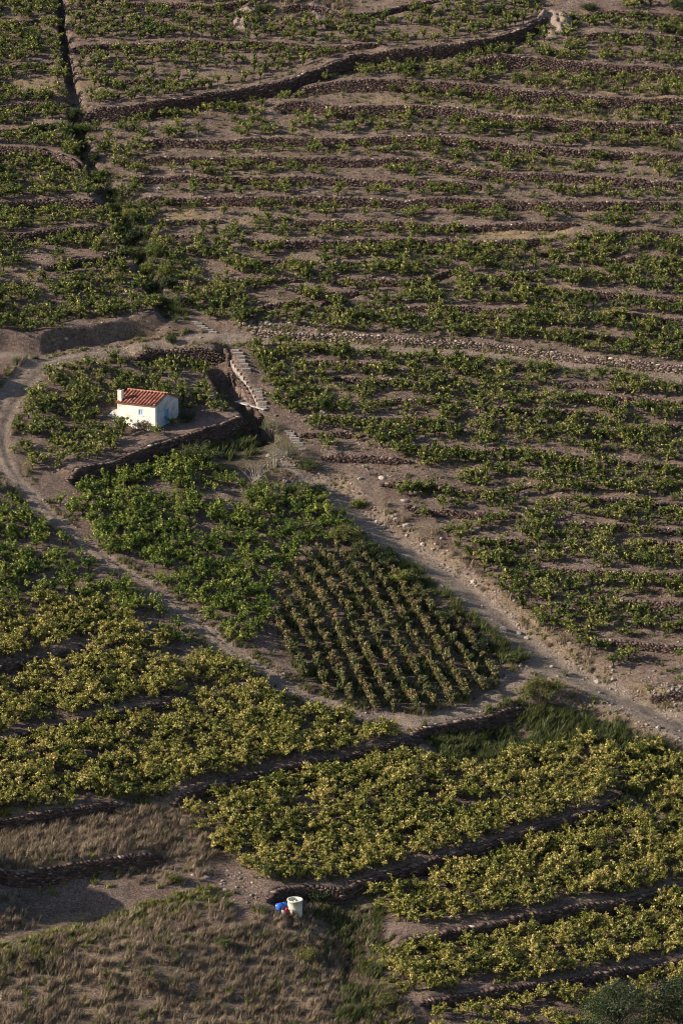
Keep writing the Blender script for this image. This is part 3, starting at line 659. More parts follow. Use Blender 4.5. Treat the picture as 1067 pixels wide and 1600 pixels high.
# ---------------------------------------------------------------- tank, pump, drum
def tank():
    p = gat(461, 1429); sc = scale_at(p); rr = 11.6/sc; h = 23/sc/math.cos(R(20))
    r = empty('water_tank', p-Vector((0, .0, .15))); tag(r, 'round cream open-topped water tank at the edge of the vines', 'water tank')
    cm = plain('aged_fibreglass', (.58,.55,.45), .6, .22, 3)
    H_ = h+.15; MB().lathe([(rr*.93, 0), (rr*.96, H_*.5), (rr, H_*.93), (rr+.04, H_*.94), (rr+.04, H_), (rr-.06, H_), (rr-.07, H_*.9), (rr*.86, .1), (0, .08)], 40).build('shell', cm, r, True)
    MB().lathe([(rr*.9, H_*.62), (0, H_*.62)], 32).build('water', plain('still_water', (.06,.09,.10), .08, .1), r)
    q = MB(); q.tube([(rr*.0, -rr*.25, .1), (0, -rr*.25, H_*.97)], .06, 10); q.build('overflow_pipe', plain('white_plastic', (.7,.72,.72), .4), r, True)
    q = MB(); q.tube([(rr*.9, 0, H_*.86), (rr*.3, 0, H_*.84)], .035, 8); q.build('inlet_pipe', plain('grey_plastic', (.35,.36,.36), .4), r, True)
    # blue drum on its side
    a = gat(441, 1423); d = empty('plastic_drum', (a.x, a.y, a.z+.30), R(32)); tag(d, 'blue plastic drum lying on its side behind the red pump', 'drum')
    bl = plain('blue_plastic', (.025,.09,.36), .5, .2, 4)
    q = MB(); q.lathe([(0, .0), (.24, 0), (.29, .03), (.29, .28), (.305, .30), (.29, .32), (.29, .6), (.305, .62), (.29, .64), (.29, .87), (.24, .9), (0, .9)], 28)
    q.V = [(v_[2]-.45, v_[1], v_[0]) for v_ in q.V]; q.build('drum_body', bl, d, True)
    q = MB(); q.tube([(-.47, .1, .12), (-.44, .1, .12)], .05, 10); q.build('bung', plain('white_cap', (.7,.7,.7), .5), d)
    # red pump
    e = gat(446, 1432); g = empty('pump', (e.x, e.y, e.z), R(20)); tag(g, 'small red motor pump on the ground beside the water tank', 'pump')
    red = plain('red_paint', (.48,.05,.04), .4, .2, 10); dk = plain('pump_black', (.04,.04,.045), .5)
    q = MB(); q.box(-.32, .32, -.18, .18, .0, .05); q.box(-.30, -.24, -.16, .16, .05, .16); q.box(.24, .30, -.16, .16, .05, .16); q.build('base_frame', dk, g, bev=.01)
    q = MB(); q.tube([(-.05, 0, .30), (.30, 0, .30)], [.15, .15], 18)
    for k in range(5): q.tube([(.0+k*.06, 0, .30), (.02+k*.06, 0, .30)], .18, 18)
    q.build('motor', red, g)
    q = MB(); q.box(-.02, .2, -.13, .13, .44, .60); q.build('fuel_tank', red, g, bev=.03)
    q = MB(); q.tube([(-.05, 0, .30), (-.12, 0, .30), (-.14, 0, .30), (-.26, 0, .30)], [.10, .17, .2, .2], 20); q.build('pump_housing', plain('pale_alloy', (.6,.55,.52), .4, .1, 5, .3), g)
    q = MB(); q.tube([(-.2, 0, .45), (-.2, .02, .62), (-.1, .25, .66)], .05, 10); q.build('outlet', dk, g, True)
tank()

# ---------------------------------------------------------------- stairs and bridge slab
def stairs(name, top, bot, n, wpx, lab, cat='steps'):
    a = gat(*top); b_ = gat(*bot); wd = wpx/scale_at(a)
    r = empty(name, b_); tag(r, lab, cat, 'stone stairways between terraces')
    for k in range(n):
        t = (k+.5)/n; p = b_.lerp(a, t); gz = float(G(p.x, p.y)); z = max(gz, b_.z+(a.z-b_.z)*t)+.04
        dy = (a-b_).xy.length/n; dirv = (a-b_).xy.normalized()
        q = MB(); j = random.uniform
        q.box(-wd/2*.7+j(-.12, .1), wd/2*.7+j(-.12, .12), -dy*.5+j(-.03,.03), dy*.22, -.5, j(-.03, .03), rz=j(-.12, .12), c=(p.x-b_.x, p.y-b_.y, z-b_.z))
        q.build('step', STEPM, r, bev=.02)
    return r, a, b_
STEPM = plain('step_stone', (.26,.225,.20), .9, .45, 5, 0, .04)
stairs('stone_steps', (302,500), (334,520), 6, 17, 'short flight of stone steps dropping to the road from the gully')
st1, sa, sb = stairs('stone_steps', (366,545), (388,580), 6, 20, 'wide stone steps starting at the lower edge of the road')
stairs('stone_steps', (402,606), (414,638), 6, 15, 'narrow stone steps ending at the little slab bridge')
stairs('stone_steps', (450,670), (474,702), 8, 17, 'crumbling stone steps beside the grey bushes')
q = MB(); prev = None; path = [gat(*p) for p in ((353,542),(358,556),(364,568),(372,580),(382,593),(392,608),(399,622),(405,634))]
for a_, b_ in zip(path[:-1], path[1:]):
    for k in range(2):
        p = a_.lerp(b_, k/2.); p2 = a_.lerp(b_, (k+.92)/2.); dv = p2-p; 
        q.box(0, dv.xy.length, -.12, .08, -.6, .10+random.uniform(-.04, .04), rz=math.atan2(dv.y, dv.x), c=(p.x, p.y, (p.z+p2.z)/2))
kb = q.build('kerb_wall', plain('kerb_stone', (.24,.205,.18), .9, .5, 6, 0, .04), None, bev=.02); kb.name = 'kerb_wall'
tag(kb, 'pale stone kerb following the left side of the stairs down from the road', 'kerb')
pa, pb = gat(372, 641), gat(418, 640); mid = (pa+pb)/2; zt = max(pa.z, pb.z)+.12; dv = pb-pa
q = MB(); q.box(-dv.xy.length/2, dv.xy.length/2, -.45, .45, -.12, 0, rz=math.atan2(dv.y, dv.x)); o = q.build('footbridge', plain('pale_concrete', (.33,.31,.29), .85, .2, 3), None, bev=.02)
o.location = (mid.x, mid.y, zt); tag(o, 'thin pale slab bridging the ditch at the foot of the stairs', 'footbridge')
pa = gat(330, 744); q = MB(); q.tube([(0, 0, .18), (.6, .1, .22), (1.4, -.05, .16), (2.1, -.2, .14)], [.05, .07, .08, .05], 8); q.tube([(.3, 0, .2), (.1, .3, .45)], [.04, .02], 6)
o = q.build('fallen_log', TWIG, None, True); o.location = pa; tag(o, 'bleached fallen branch lying on bare soil below the leafy bush', 'log')

# ---------------------------------------------------------------- plants
def quads(C, Nn, size, rs, aspect=.85, tangent=None):
    n = len(C); t = rs.normal(size=(n, 3)) if tangent is None else tangent
    t = t-Nn*(t*Nn).sum(1)[:, None]; t /= np.linalg.norm(t, axis=1)[:, None]+1e-9; b = np.cross(Nn, t)
    s = size[:, None]*.5; fold = Nn*s*.25
    V = np.stack([C-t*s, C-b*s*aspect+fold, C+t*s, C+b*s*aspect+fold], 1).reshape(-1, 3)
    return V, np.arange(4*n).reshape(n, 4)
def vine_foliage(seed, mat, shoots=12, ln=(.55, 1.0), lean=(.45, 1.42), head=.36, leaf=(.09, .155), name='foliage', dens=14, upright=0.):
    rs = np.random.default_rng(seed); P = []; T = []
    for k in range(shoots):
        az = 2*math.pi*(k+rs.uniform(-.6, 1.4))/shoots; el = rs.uniform(*lean)+upright; l = rs.uniform(ln[0]*.7, ln[1]*1.18); m = max(4, int(dens*1.15*l/.8))
        t = np.linspace(.12, 1, m); droop = rs.uniform(.15, .55)*(1-upright)
        r = l*t*math.cos(el); z = head+l*t*math.sin(el)-droop*t*t*l
        bend = rs.uniform(-.4, .4); a = az+bend*t
        c = np.stack([np.cos(a)*r, np.sin(a)*r, np.maximum(z, .10)], 1)
        c += rs.normal(0, .04, c.shape); P.append(c); T.append(np.clip(rs.normal(.42, .13)+t*.16+rs.normal(0, .17, m), 0, 1))
        c2 = c+rs.normal(0, .06, c.shape); P.append(c2); T.append(np.clip(rs.normal(.34, .08)+rs.normal(0, .17, m), 0, 1))
    C = np.vstack(P); T = np.concatenate(T); C[:, 2] = np.maximum(C[:, 2], .06)
    Nn = rs.normal(size=C.shape)*.8+np.array([0, 0, .55])+np.c_[C[:, :2]*.8, np.zeros(len(C))]; Nn /= np.linalg.norm(Nn, axis=1)[:, None]
    V, F = quads(C, Nn, rs.uniform(leaf[0], leaf[1], len(C)), rs)
    return mesh_from(name, V, F, mat, False, {'tone': ('FACE', T)})
def vine_trunk(seed):
    rnd = random.Random(seed); q = MB(); h = .38; q.tube([(0, 0, -.15), (rnd.uniform(-.04, .04), rnd.uniform(-.04, .04), h*.55), (rnd.uniform(-.06, .06), rnd.uniform(-.06, .06), h)], [.065, .05, .06], 6)
    for k in range(5):
        a = 2*math.pi*k/5+rnd.uniform(-.4, .4); e = rnd.uniform(.25, .4)
        q.tube([(0, 0, h-.04), (math.cos(a)*e*.5, math.sin(a)*e*.5, h+.12), (math.cos(a)*e, math.sin(a)*e, h+.34)], [.04, .028, .014], 5)
    return mesh_from('trunk', q.V, q.F, BARK)
KINDS = {'green': (LG, dict()), 'lime': (LL, dict(shoots=14, ln=(.6, 1.15), dens=17, leaf=(.085, .14))), 'yellow': (LY, dict(shoots=16, ln=(.6, 1.1), dens=19, leaf=(.08, .135))), 'russet': (LR, dict(shoots=9, ln=(.65, .9), lean=(1.15, 1.54), head=.30, leaf=(.10, .155), dens=22)), 'upright': (LG, dict(shoots=9, ln=(.5, .95), lean=(.95, 1.45), head=.35))}
NV = 8
FOL = {k: [vine_foliage(100*i+j, m_, **kw) for j in range(NV)] for i, (k, (m_, kw)) in enumerate(KINDS.items())}
TRK = [vine_trunk(i) for i in range(NV)]

BARE = [((520,615),26,7),((620,622),34,5),((700,170),60,6),((330,420),22,10),((420,460),34,10),((480,450),25,6),((800,365),75,8),((280,332),25,8),((250,300),22,8),((300,235),40,5),((560,150),90,8),((820,330),22,6),
 ((640,550),60,6),((830,565),50,6),((950,580),60,6),((560,700),40,8),((600,735),70,9),((700,740),25,10),((720,815),40,8),((560,745),50,10),((660,780),60,6),((800,700),20,8),((870,700),28,6),((1035,790),26,8),((785,830),22,10),((790,760),20,8),((1000,845),24,5),
 ((350,780),30,12),((330,830),18,8),((240,760),18,10),((60,130),40,8),((70,190),40,5),((250,105),20,8),((340,115),60,7),((210,165),70,5),((500,110),60,8),((640,48),60,6),((1020,1000),40,6),((1020,1050),55,25),((940,940),20,5),((870,1000),20,20),
 ((60,395),30,5),((30,425),30,8),((130,398),20,4),((470,395),30,5),((610,455),20,8),((700,450),20,6),((560,470),18,6),((900,420),25,5),((980,455),20,8),((1050,470),20,6),((200,880),30,6),((100,905),40,6),((60,930),30,5),((170,905),20,8),((250,980),25,10),((270,1025),18,6),((320,655),40,12),((250,690),60,8),((160,730),60,7)]
REG = [  # polygon, kind, spacing across/along (m), density, size, plot phrase
 ('left strip', [(-70,-70),(88,-70),(92,60),(105,130),(115,200),(120,240),(160,300),(195,370),(232,450),(255,490),(200,500),(100,512),(60,522),(-70,515)], 'green', 1.05, 1.15, .99, 1.12),
 ('upper left plot', [(105,-60),(430,-60),(440,30),(640,28),(640,-60),(840,-60),(850,15),(810,42),(745,60),(690,66),(590,74),(530,86),(450,116),(325,140),(250,154),(135,168),(116,80)], 'upright', .92, 1.1, .95, 1.08),
 ('right slope above the road', [(132,188),(250,176),(410,146),(530,108),(690,84),(860,36),(1130,-40),(1130,375),(235,375),(200,330),(155,270),(140,230)], 'green', 1.0, 1.3, .74, 1.05),
 ('right slope above the road', [(235,375),(1130,375),(1130,568),(1030,562),(900,548),(800,532),(650,526),(500,515),(400,512),(345,508),(300,485),(265,430)], 'green', .98, 1.12, .99, 1.15),
 ('right slope below the road', [(392,534),(450,540),(520,548),(700,560),(820,572),(950,590),(1130,606),(1130,1080),(1040,1075),(965,1045),(893,1016),(836,970),(765,910),(710,855),(638,794),(590,748),(520,712),(485,680),(440,650),(415,610),(396,570)], 'green', .98, 1.12, .99, 1.15),
 ('hut plot', [(45,605),(100,575),(170,562),(240,566),(340,566),(350,600),(362,625),(380,642),(300,655),(280,655),(262,676),(200,702),(100,738),(60,742),(20,710),(22,640)], 'green', 1.05, 1.2, .97, 1.15),
 ('plot below the hut', [(112,770),(200,742),(262,722),(330,726),(350,755),(410,775),(500,775),(552,812),(575,850),(482,862),(440,905),(415,985),(385,1022),(335,985),(272,937),(200,887),(118,825),(88,790)], 'lime', 1.05, 1.2, .97, 1.22),
 ('green plot left of the track', [(-70,760),(-10,745),(20,760),(72,806),(134,850),(214,905),(290,955),(352,1012),(330,1040),(200,965),(100,935),(-70,960)], 'lime', 1.05, 1.2, .93, 1.12),
 ('upper yellow plot', [(-70,960),(100,935),(200,965),(300,1020),(400,1062),(470,1112),(560,1140),(640,1148),(560,1170),(420,1200),(300,1232),(270,1245),(150,1258),(-70,1282)], 'yellow', .97, 1.05, .99, 1.2),
 ('big yellow plot above the tank', [(282,1258),(420,1222),(560,1192),(650,1172),(700,1195),(850,1185),(900,1160),(965,1185),(970,1232),(890,1274),(730,1327),(580,1368),(500,1386),(440,1392),(400,1372),(330,1332),(300,1290)], 'yellow', .97, 1.05, .99, 1.2),
 ('third plot from the bottom right', [(570,1395),(640,1376),(730,1352),(890,1298),(975,1256),(990,1170),(1130,1200),(1130,1362),(1040,1385),(984,1402),(840,1424),(740,1444),(650,1456),(610,1445),(580,1415)], 'yellow', 1.0, 1.1, .99, 1.22),
 ('second plot from the bottom right', [(600,1500),(660,1484),(850,1450),(1040,1412),(1130,1388),(1130,1492),(970,1510),(810,1538),(650,1560),(605,1525)], 'yellow', 1.03, 1.15, .97, 1.2),
 ('bottom right corner plot', [(665,1585),(820,1560),(1130,1515),(1130,1690),(700,1690)], 'yellow', 1.15, 1.35, .85, 1.05),
]
wall_pts = [(P, kind, wid) for _, P, h, D, kind, wid in WALLS]
def clear_of(x, y, wallgap=.55):
    ok = np.ones(x.shape, bool)
    for P, kind, wid in wall_pts:
        I = near(x, y, P, 1.2)
        if len(I[0]): d, s, *_ = polydist(x[I], y[I], P); ok[I] &= ~((d < np.where(s > 0, wallgap*.8, wallgap*1.15)+ (.5 if kind == 'bank' else 0)))
    d, s, al, v, L = polydist(x, y, ROADP, ROADW); ok &= d > v+np.where(s < 0, 1.0, .25)
    d, *_ = polydist(x, y, SPURP); ok &= d > 1.6
    d, s, al, v, L = polydist(x, y, GRAVP, GRAVW); ok &= d > v+.5
    d, s, al, v, L = polydist(x, y, GULP, GULW); ok &= d > v*.9+.1
    d, *_ = polydist(x, y, GUL2P); ok &= d > 1.7
    hx = (x-HUT.location.x)*HEX.x+(y-HUT.location.y)*HEX.y; hy = -(x-HUT.location.x)*HEX.y+(y-HUT.location.y)*HEX.x
    ok &= ~((hx > -1.6) & (hx < HL+.45) & (hy > -1.0-1.3*sstep(.35, .8, hx/HL)) & (hy < HW+.35)); return ok
vines = []
for ri, (nm, poly, kind, sa_, sb_, dens, size) in enumerate(REG):
    P = at(*zip(*poly)); x0, y0 = P.min(0)-3; x1, y1 = P.max(0)+3
    gx, gy = np.meshgrid(np.arange(x0, x1, sa_), np.arange(y0, y1, sb_)); sh = (np.arange(gx.shape[0]) % 2)[:, None]*sa_*.5
    x = (gx+sh+rng.normal(0, .25, gx.shape)).ravel(); y = (gy+.14*gx*(1 if ri > 5 else -.15)+.5*fbm(gx, gy, 5., 2, 90+ri)+rng.normal(0, .36, gx.shape)).ravel()
    z = G(x, y); u, v = pix(x, y, z); keep = inpoly(u, v, poly) & clear_of(x, y)
    cl = .65*fbm(x, y, 3.2, 3, 40+ri)+.6*fbm(x, y*.8, 1.3, 2, 60+ri)
    keep &= (rng.uniform(size=x.shape) < dens*np.clip(1.0+cl*(2.2 if dens < .9 else .8)+.1, 0, 1))
    for (c, rx, ry) in BARE: keep &= (((u-c[0])/rx)**2+((v-4-c[1])/(ry+3))**2) > 1
    if kind == 'upright': keep &= ~((u > 430) & (u < 640) & (v < 30))
    for i in np.nonzero(keep)[0]:
        s_ = size*rng.uniform(.66, 1.24)*(1+.25*min(0, cl[i]))
        vines.append((x[i], y[i], z[i], kind, s_, nm, u[i], v[i]))
# young vines tucked against the stairs etc. come from the same list; russet plot rows
PL = [(480,866),(446,910),(428,955),(424,1005),(464,1062),(526,1098),(590,1116),(650,1118),(714,1106),(766,1076),(784,1054),(752,1015),(700,965),(650,915),(600,872),(560,856)]
rus = []
A0, A1 = at([455, 600], [905, 1095]); 
row_dir = at([441, 530], [926, 1092]); dv = row_dir[1]-row_dir[0]; dv /= np.linalg.norm(dv); nv = np.array([-dv[1], dv[0]])
if nv[0] < 0: nv = -nv
org = at([441], [940])[0]
for rno in range(-3, 17):
    ph = rng.uniform(0, .6)
    for k in range(-56, 100):
        t = k*.42+ph+rng.normal(0, .1); p = org+nv*(rno*1.58)+dv*t+rng.normal(0, .08, 2)+nv*.22*math.sin(t*.35+rno*.4); bow = -.012*(t-6)**2*.35; p = p+nv*bow
        z = float(G(p[0], p[1])); u, v = pix(p[0], p[1], z)
        if inpoly(np.array([u]), np.array([v]), PL)[0] and clear_of(np.array([p[0]]), np.array([p[1]]), .3)[0] and rng.uniform() < .94: rus.append((p[0], p[1], z, rno, u, v))
print('vines', len(vines), 'russet', len(rus))

def vine_proto(kind, j, label, group, name='grapevine'):
    r = empty(name, (0, 0, 0)); tag(r, label, 'grapevine', group)
    obj('foliage', FOL[kind][j], r); obj('trunk', TRK[j], r); return r
PROTO = {}
def place_vine(kind, j, loc, s_, rz, label, group):
    if (kind, j) not in PROTO: r = PROTO[(kind, j)] = vine_proto(kind, j, label, group)
    else:
        src = PROTO[(kind, j)]; r = src.copy(); COL.objects.link(r)
        for ch in src.children: c = ch.copy(); COL.objects.link(c); c.parent = r
        r['label'] = label; r['group'] = group
    r.location = loc; r.scale = (s_*1.0, s_*1.0, s_*.95); r.rotation_euler = (0, 0, rz); return r
# nearest vines are individuals
inf = [v for v in vines if 0 < v[6] < 1067 and 0 < v[7] < 1600]
inf.sort(key=lambda v: (v[0]-CAM[0])**2+(v[1]-CAM[1])**2+(v[2]-CAM[2])**2)
near_set = set(id(v) for v in inf[:300])
PH = {'bottom right corner plot': 'yellow-green bush vine in the lowest plot, below the lowest dark wall at bottom right',
 'second plot from the bottom right': 'yellow-green bush vine on the terrace between the lowest dark wall and the thick black-faced wall',
 'third plot from the bottom right': 'yellow-green bush vine on the terrace just above the thick black-faced wall at right',
 'big yellow plot above the tank': 'yellowing bush vine in the big plot directly above the cream water tank'}
for v in inf[:300]:
    place_vine(v[3], int(rng.integers(NV)), (v[0], v[1], v[2]-.02), v[4], rng.uniform(0, 6.28), PH.get(v[5], 'bush vine in the %s' % v[5]), 'bush vines: '+v[5])
# GN scatter: many plants as one object
def scatter(name, pts, srcs, label=None, cat=None, kind='stuff'):
    """pts: (x,y,z,variant,scale,rz); srcs: list of lists of objects drawn at a point of that variant"""
    P = np.array([p[:3] for p in pts]); c = P.mean(0)
    me = bpy.data.meshes.new(name); me.vertices.add(len(P)); me.vertices.foreach_set('co', (P-c).astype(np.float32).ravel())
    for nm, k in (('variant', 3), ('scl', 4), ('rz', 5)):
        a = me.attributes.new(nm, 'FLOAT', 'POINT'); a.data.foreach_set('value', np.array([p[k] for p in pts], dtype=np.float32))
    me.update(); o = obj(name, me, loc=c)
    g = bpy.data.node_groups.new(name+'_nodes', 'GeometryNodeTree'); g.interface.new_socket('Geometry', in_out='INPUT', socket_type='NodeSocketGeometry'); g.interface.new_socket('Geometry', in_out='OUTPUT', socket_type='NodeSocketGeometry')
    gi = g.nodes.new('NodeGroupInput'); go = g.nodes.new('NodeGroupOutput'); jn = g.nodes.new('GeometryNodeJoinGeometry'); g.links.new(jn.outputs[0], go.inputs[0])
    def na(nm): a = g.nodes.new('GeometryNodeInputNamedAttribute'); a.data_type = 'FLOAT'; a.inputs['Name'].default_value = nm; return a.outputs['Attribute']
    av, asc, arz = na('variant'), na('scl'), na('rz')
    cb = g.nodes.new('ShaderNodeCombineXYZ'); g.links.new(arz, cb.inputs[2])
    cs = g.nodes.new('ShaderNodeCombineXYZ'); [g.links.new(asc, cs.inputs[i]) for i in range(3)]
    for vi, os_ in enumerate(srcs):
        cmp_ = g.nodes.new('FunctionNodeCompare'); cmp_.data_type = 'FLOAT'; cmp_.operation = 'EQUAL'; g.links.new(av, cmp_.inputs[0]); cmp_.inputs[1].default_value = vi; cmp_.inputs['Epsilon'].default_value = .1
        for so in os_:
            oi = g.nodes.new('GeometryNodeObjectInfo'); oi.inputs['Object'].default_value = so; oi.inputs['As Instance'].default_value = True; oi.transform_space = 'ORIGINAL'
            ip = g.nodes.new('GeometryNodeInstanceOnPoints'); g.links.new(gi.outputs[0], ip.inputs['Points']); g.links.new(cmp_.outputs[0], ip.inputs['Selection'])
            g.links.new(oi.outputs['Geometry'], ip.inputs['Instance']); g.links.new(cb.outputs[0], ip.inputs['Rotation']); g.links.new(cs.outputs[0], ip.inputs['Scale']); g.links.new(ip.outputs[0], jn.inputs[0])
    md = o.modifiers.new('scatter', 'NODES'); md.node_group = g
    tag(o, label, cat, None, kind); return o
rest = [v for v in vines if id(v) not in near_set]
for r_ in rus: rest.append((r_[0], r_[1], r_[2], 'russet', rng.uniform(.85, 1.2), 'russet', r_[4], r_[5]))
KO = ['green', 'upright', 'lime', 'yellow', 'russet']
srcs = [[bpy.data.objects.new('foliage', FOL[k][j]), bpy.data.objects.new('trunk', TRK[j])] for k in KO for j in range(NV)]
pts = [(v[0], v[1], v[2]-.02, KO.index(v[3])*NV+int(rng.integers(NV)), v[4], rng.uniform(0, 6.28)) for v in rest]
scatter('grapevines', pts, srcs, 'mass of green and yellowing bush vines covering all the farther terraces', 'grapevines')

# ---------------------------------------------------------------- grass and weeds
def tuft(seed, mat, n=34, h=(.25, .6), spread=.28, wid=.018, lean=.35, name='grass_tuft'):
    rs = np.random.default_rng(seed); V = []; F = []; T = []
    wind = np.array([.22, .05])
    for k in range(n):
        a = rs.uniform(0, 6.28); r = spread*math.sqrt(rs.uniform()); b = np.array([math.cos(a)*r, math.sin(a)*r, 0]); l = rs.uniform(*h)
        d = np.array([*(rs.normal(0, lean, 2)+wind), 1.]); d /= np.linalg.norm(d); sd_ = np.array([math.cos(a+1.3), math.sin(a+1.3), 0])*wid
        m_ = b+d*l*.55; t_ = b+d*l+np.array([*(rs.normal(0, .12, 2)+wind*.5), -.05])*l
        i = len(V); V += [b-sd_-[0, 0, .05], b+sd_-[0, 0, .05], m_+sd_*.8, m_-sd_*.8, t_]; F += [[i, i+1, i+2, i+3], [i+3, i+2, i+4]]; tt = min(1, max(0, rs.normal(.5, .2))); T += [tt, tt]
    me = mesh_from(name, V, F, mat, False, {'tone': ('FACE', T)}); return me
def patch(poly, step, kind, p=.9, cl=.6, seed=0, sc=(.7, 1.3)):
    P = at(*zip(*poly)); x0, y0 = P.min(0); x1, y1 = P.max(0); n = int((x1-x0)*(y1-y0)/step**2)
    x = rng.uniform(x0, x1, n); y = rng.uniform(y0, y1, n); z = G(x, y); u, v = pix(x, y, z)
    k = inpoly(u+8*fbm(x, y, 2., 2, seed), v, poly) & (rng.uniform(size=n) < p*np.clip(1+cl*2*fbm(x, y, 1.8, 3, 200+seed), 0, 1))
    d, s, al, vv, L = polydist(x, y, ROADP, ROADW); k &= d > vv-.1
    d, s, al, vv, L = polydist(x, y, GRAVP, GRAVW); k &= d > vv*.9
    for Pw, kd, wd in wall_pts:
        I = near(x, y, Pw, 1.)
        if len(I[0]) and kd == 'wall': d, s, *_ = polydist(x[I], y[I], Pw); k[I] &= d > .42
    return [(x[i], y[i], z[i]-.02, kind, rng.uniform(*sc), rng.uniform(-1, 1)) for i in np.nonzero(k)[0]]
G_DRY = [([(436,1432),(490,1432),(490,1455),(430,1450)], .28, .95), ([(-70,1290),(150,1274),(270,1258),(315,1290),(345,1335),(300,1350),(200,1345),(-70,1378)], .34, .95), ([(-70,1500),(60,1470),(250,1420),(380,1410),(450,1440),(560,1500),(640,1580),(660,1700),(-70,1700)], .38, .62),
 ([(180,1350),(300,1345),(340,1370),(300,1385),(200,1380)], .5, .7), ([(430,-40),(560,-40),(540,25),(440,32)], .4, .8), ([(790,115),(1100,122),(1100,152),(850,140)], .5, .6), ([(480,590),(560,585),(560,640),(480,645)], .55, .5), ([(820,960),(900,1000),(960,1050),(900,1050),(830,990)], .5, .6), ([(-70,1400),(60,1390),(60,1450),(-70,1470)], .5, .8),
 ([(540,770),(640,800),(760,900),(840,960),(800,960),(700,880),(600,810),(540,780)], .55, .4), ([(120,560),(210,552),(200,568),(110,580)], .5, .6), ([(100,565),(230,556),(280,560),(180,575),(60,600)], .6, .5), ([(470,1400),(560,1410),(600,1470),(560,1490),(480,1440)], .45, .7), ([(780,168),(1000,176),(1010,190),(800,186)], .5, .5), ([(240,368),(330,364),(320,382),(240,386)], .45, .7)]
G_GRN = [([(484,872),(440,915),(430,1005),(470,1058),(590,1105),(710,1095),(775,1050),(700,965),(600,872),(560,850)], .6, .5), ([(-70,1500),(60,1470),(380,1410),(560,1500),(660,1700),(-70,1700)], 1.2, .3), ([(650,1142),(822,1106),(880,1100),(1000,1150),(1090,1200),(1090,1230),(980,1200),(900,1165),(840,1190),(700,1195)], .36, .95), ([(172,280),(215,330),(255,400),(300,500),(275,505),(240,450),(190,380),(165,320)], .5, .8), ([(560,850),(640,865),(740,940),(830,1030),(790,1045),(700,950),(620,890)], .4, .85),
 ([(340,1235),(560,1185),(640,1170),(640,1190),(560,1205),(340,1255)], .38, .8), ([(480,1400),(595,1410),(600,1600),(520,1600),(560,1500),(500,1450)], .45, .7), ([(300,690),(400,660),(420,680),(400,720),(290,720)], .45, .8), ([(980,1170),(1100,1210),(1100,1330),(1000,1290),(960,1240)], .6, .5), ([(90,200),(130,195),(140,250),(100,250)], .4, .8), ([(640,1130),(700,1120),(820,1095),(815,1108),(660,1145)], .4, .8), ([(830,1290),(960,1250),(980,1300),(900,1320)], .5, .6)]
G_YEL = [([(-70,1500),(60,1470),(380,1410),(560,1500),(660,1700),(-70,1700)], 1.0, .4), ([(-70,1525),(0,1478),(150,1440),(260,1400),(330,1385),(380,1395),(300,1425),(150,1470),(0,1530)], .42, .85), ([(0,1255),(270,1225),(260,1262),(0,1290)], .5, .6), ([(540,1480),(620,1500),(660,1600),(560,1600)], .5, .6), ([(420,590),(520,590),(520,650),(440,640)], .5, .6), ([(60,1330),(330,1340),(340,1375),(250,1400),(60,1400)], .8, .4), ([(870,1500),(1000,1490),(1000,1520),(700,1560)], .6, .5), ([(560,150),(1000,165),(1060,200),(700,180)], .8, .5), ([(640,240),(1060,255),(1060,275),(640,262)], .7, .5)]
gp = {0: [], 1: [], 2: []}
for gi_, lst in enumerate((G_DRY, G_GRN, G_YEL)):
    for si, (poly, step, p) in enumerate(lst): gp[gi_] += patch(poly, step, 0, p, .5, 10*gi_+si, (.7, 1.35))
# sparse weeds all over the bare terraces and track verges
allp = patch([(130,180),(860,30),(1110,0),(1110,1080),(960,1040),(640,780),(480,690),(400,560),(250,400)], .58, 0, .6, .9, 77, (.3, .8))
allp += patch([(-60,-60),(860,-60),(860,20),(530,100),(130,180),(280,510),(-60,520)], .7, 0, .6, .9, 78, (.3, .8))
allp += patch([(-60,740),(20,760),(300,950),(640,1150),(1100,1200),(1100,1600),(640,1560),(300,1300),(-60,1280)], .7, 0, .6, .9, 79, (.4, .9))
gp[0] += allp[::3]; gp[2] += allp[1::3]; gp[1] += allp[2::3]
def verge(P, Wd_, n, lo, hi, out):
    sg = np.r_[0, np.cumsum(np.linalg.norm(np.diff(P, axis=0), axis=1))]
    t = rng.uniform(0, sg[-1], n); x = np.interp(t, sg, P[:, 0]); y = np.interp(t, sg, P[:, 1]); ww = np.interp(t, sg, Wd_)
    a = rng.uniform(0, 6.28, n); r = ww+rng.uniform(lo, hi, n); x = x+np.cos(a)*r; y = y+np.sin(a)*r; d, s, al, vv, L = polydist(x, y, P, Wd_)
    k = (d > vv+lo*.5) & (vnoise(x/1.7, y/1.7, 31) > .42)
    for i in np.nonzero(k)[0]: out.append((x[i], y[i], float(G(x[i], y[i]))-.02, 0, rng.uniform(.4, 1.0), rng.uniform(-1, 1)))
verge(ROADP, ROADW, 1600, 0, .9, gp[0]); verge(ROADP, ROADW, 1300, 0, .9, gp[2]); verge(ROADP, ROADW, 900, .2, 1., gp[1])
verge(GRAVP, GRAVW, 800, .1, 1.4, gp[0]); verge(GRAVP, GRAVW, 500, .1, 1.4, gp[2])
GP = [[tuft(300+j, GRD, 36, (.25, .62), .30, .016, .30) for j in range(3)], [tuft(320+j, GRG, 30, (.3, .85), .26, .024, .22) for j in range(3)], [tuft(340+j, GRY, 34, (.18, .45), .28, .028, .45) for j in range(3)]]
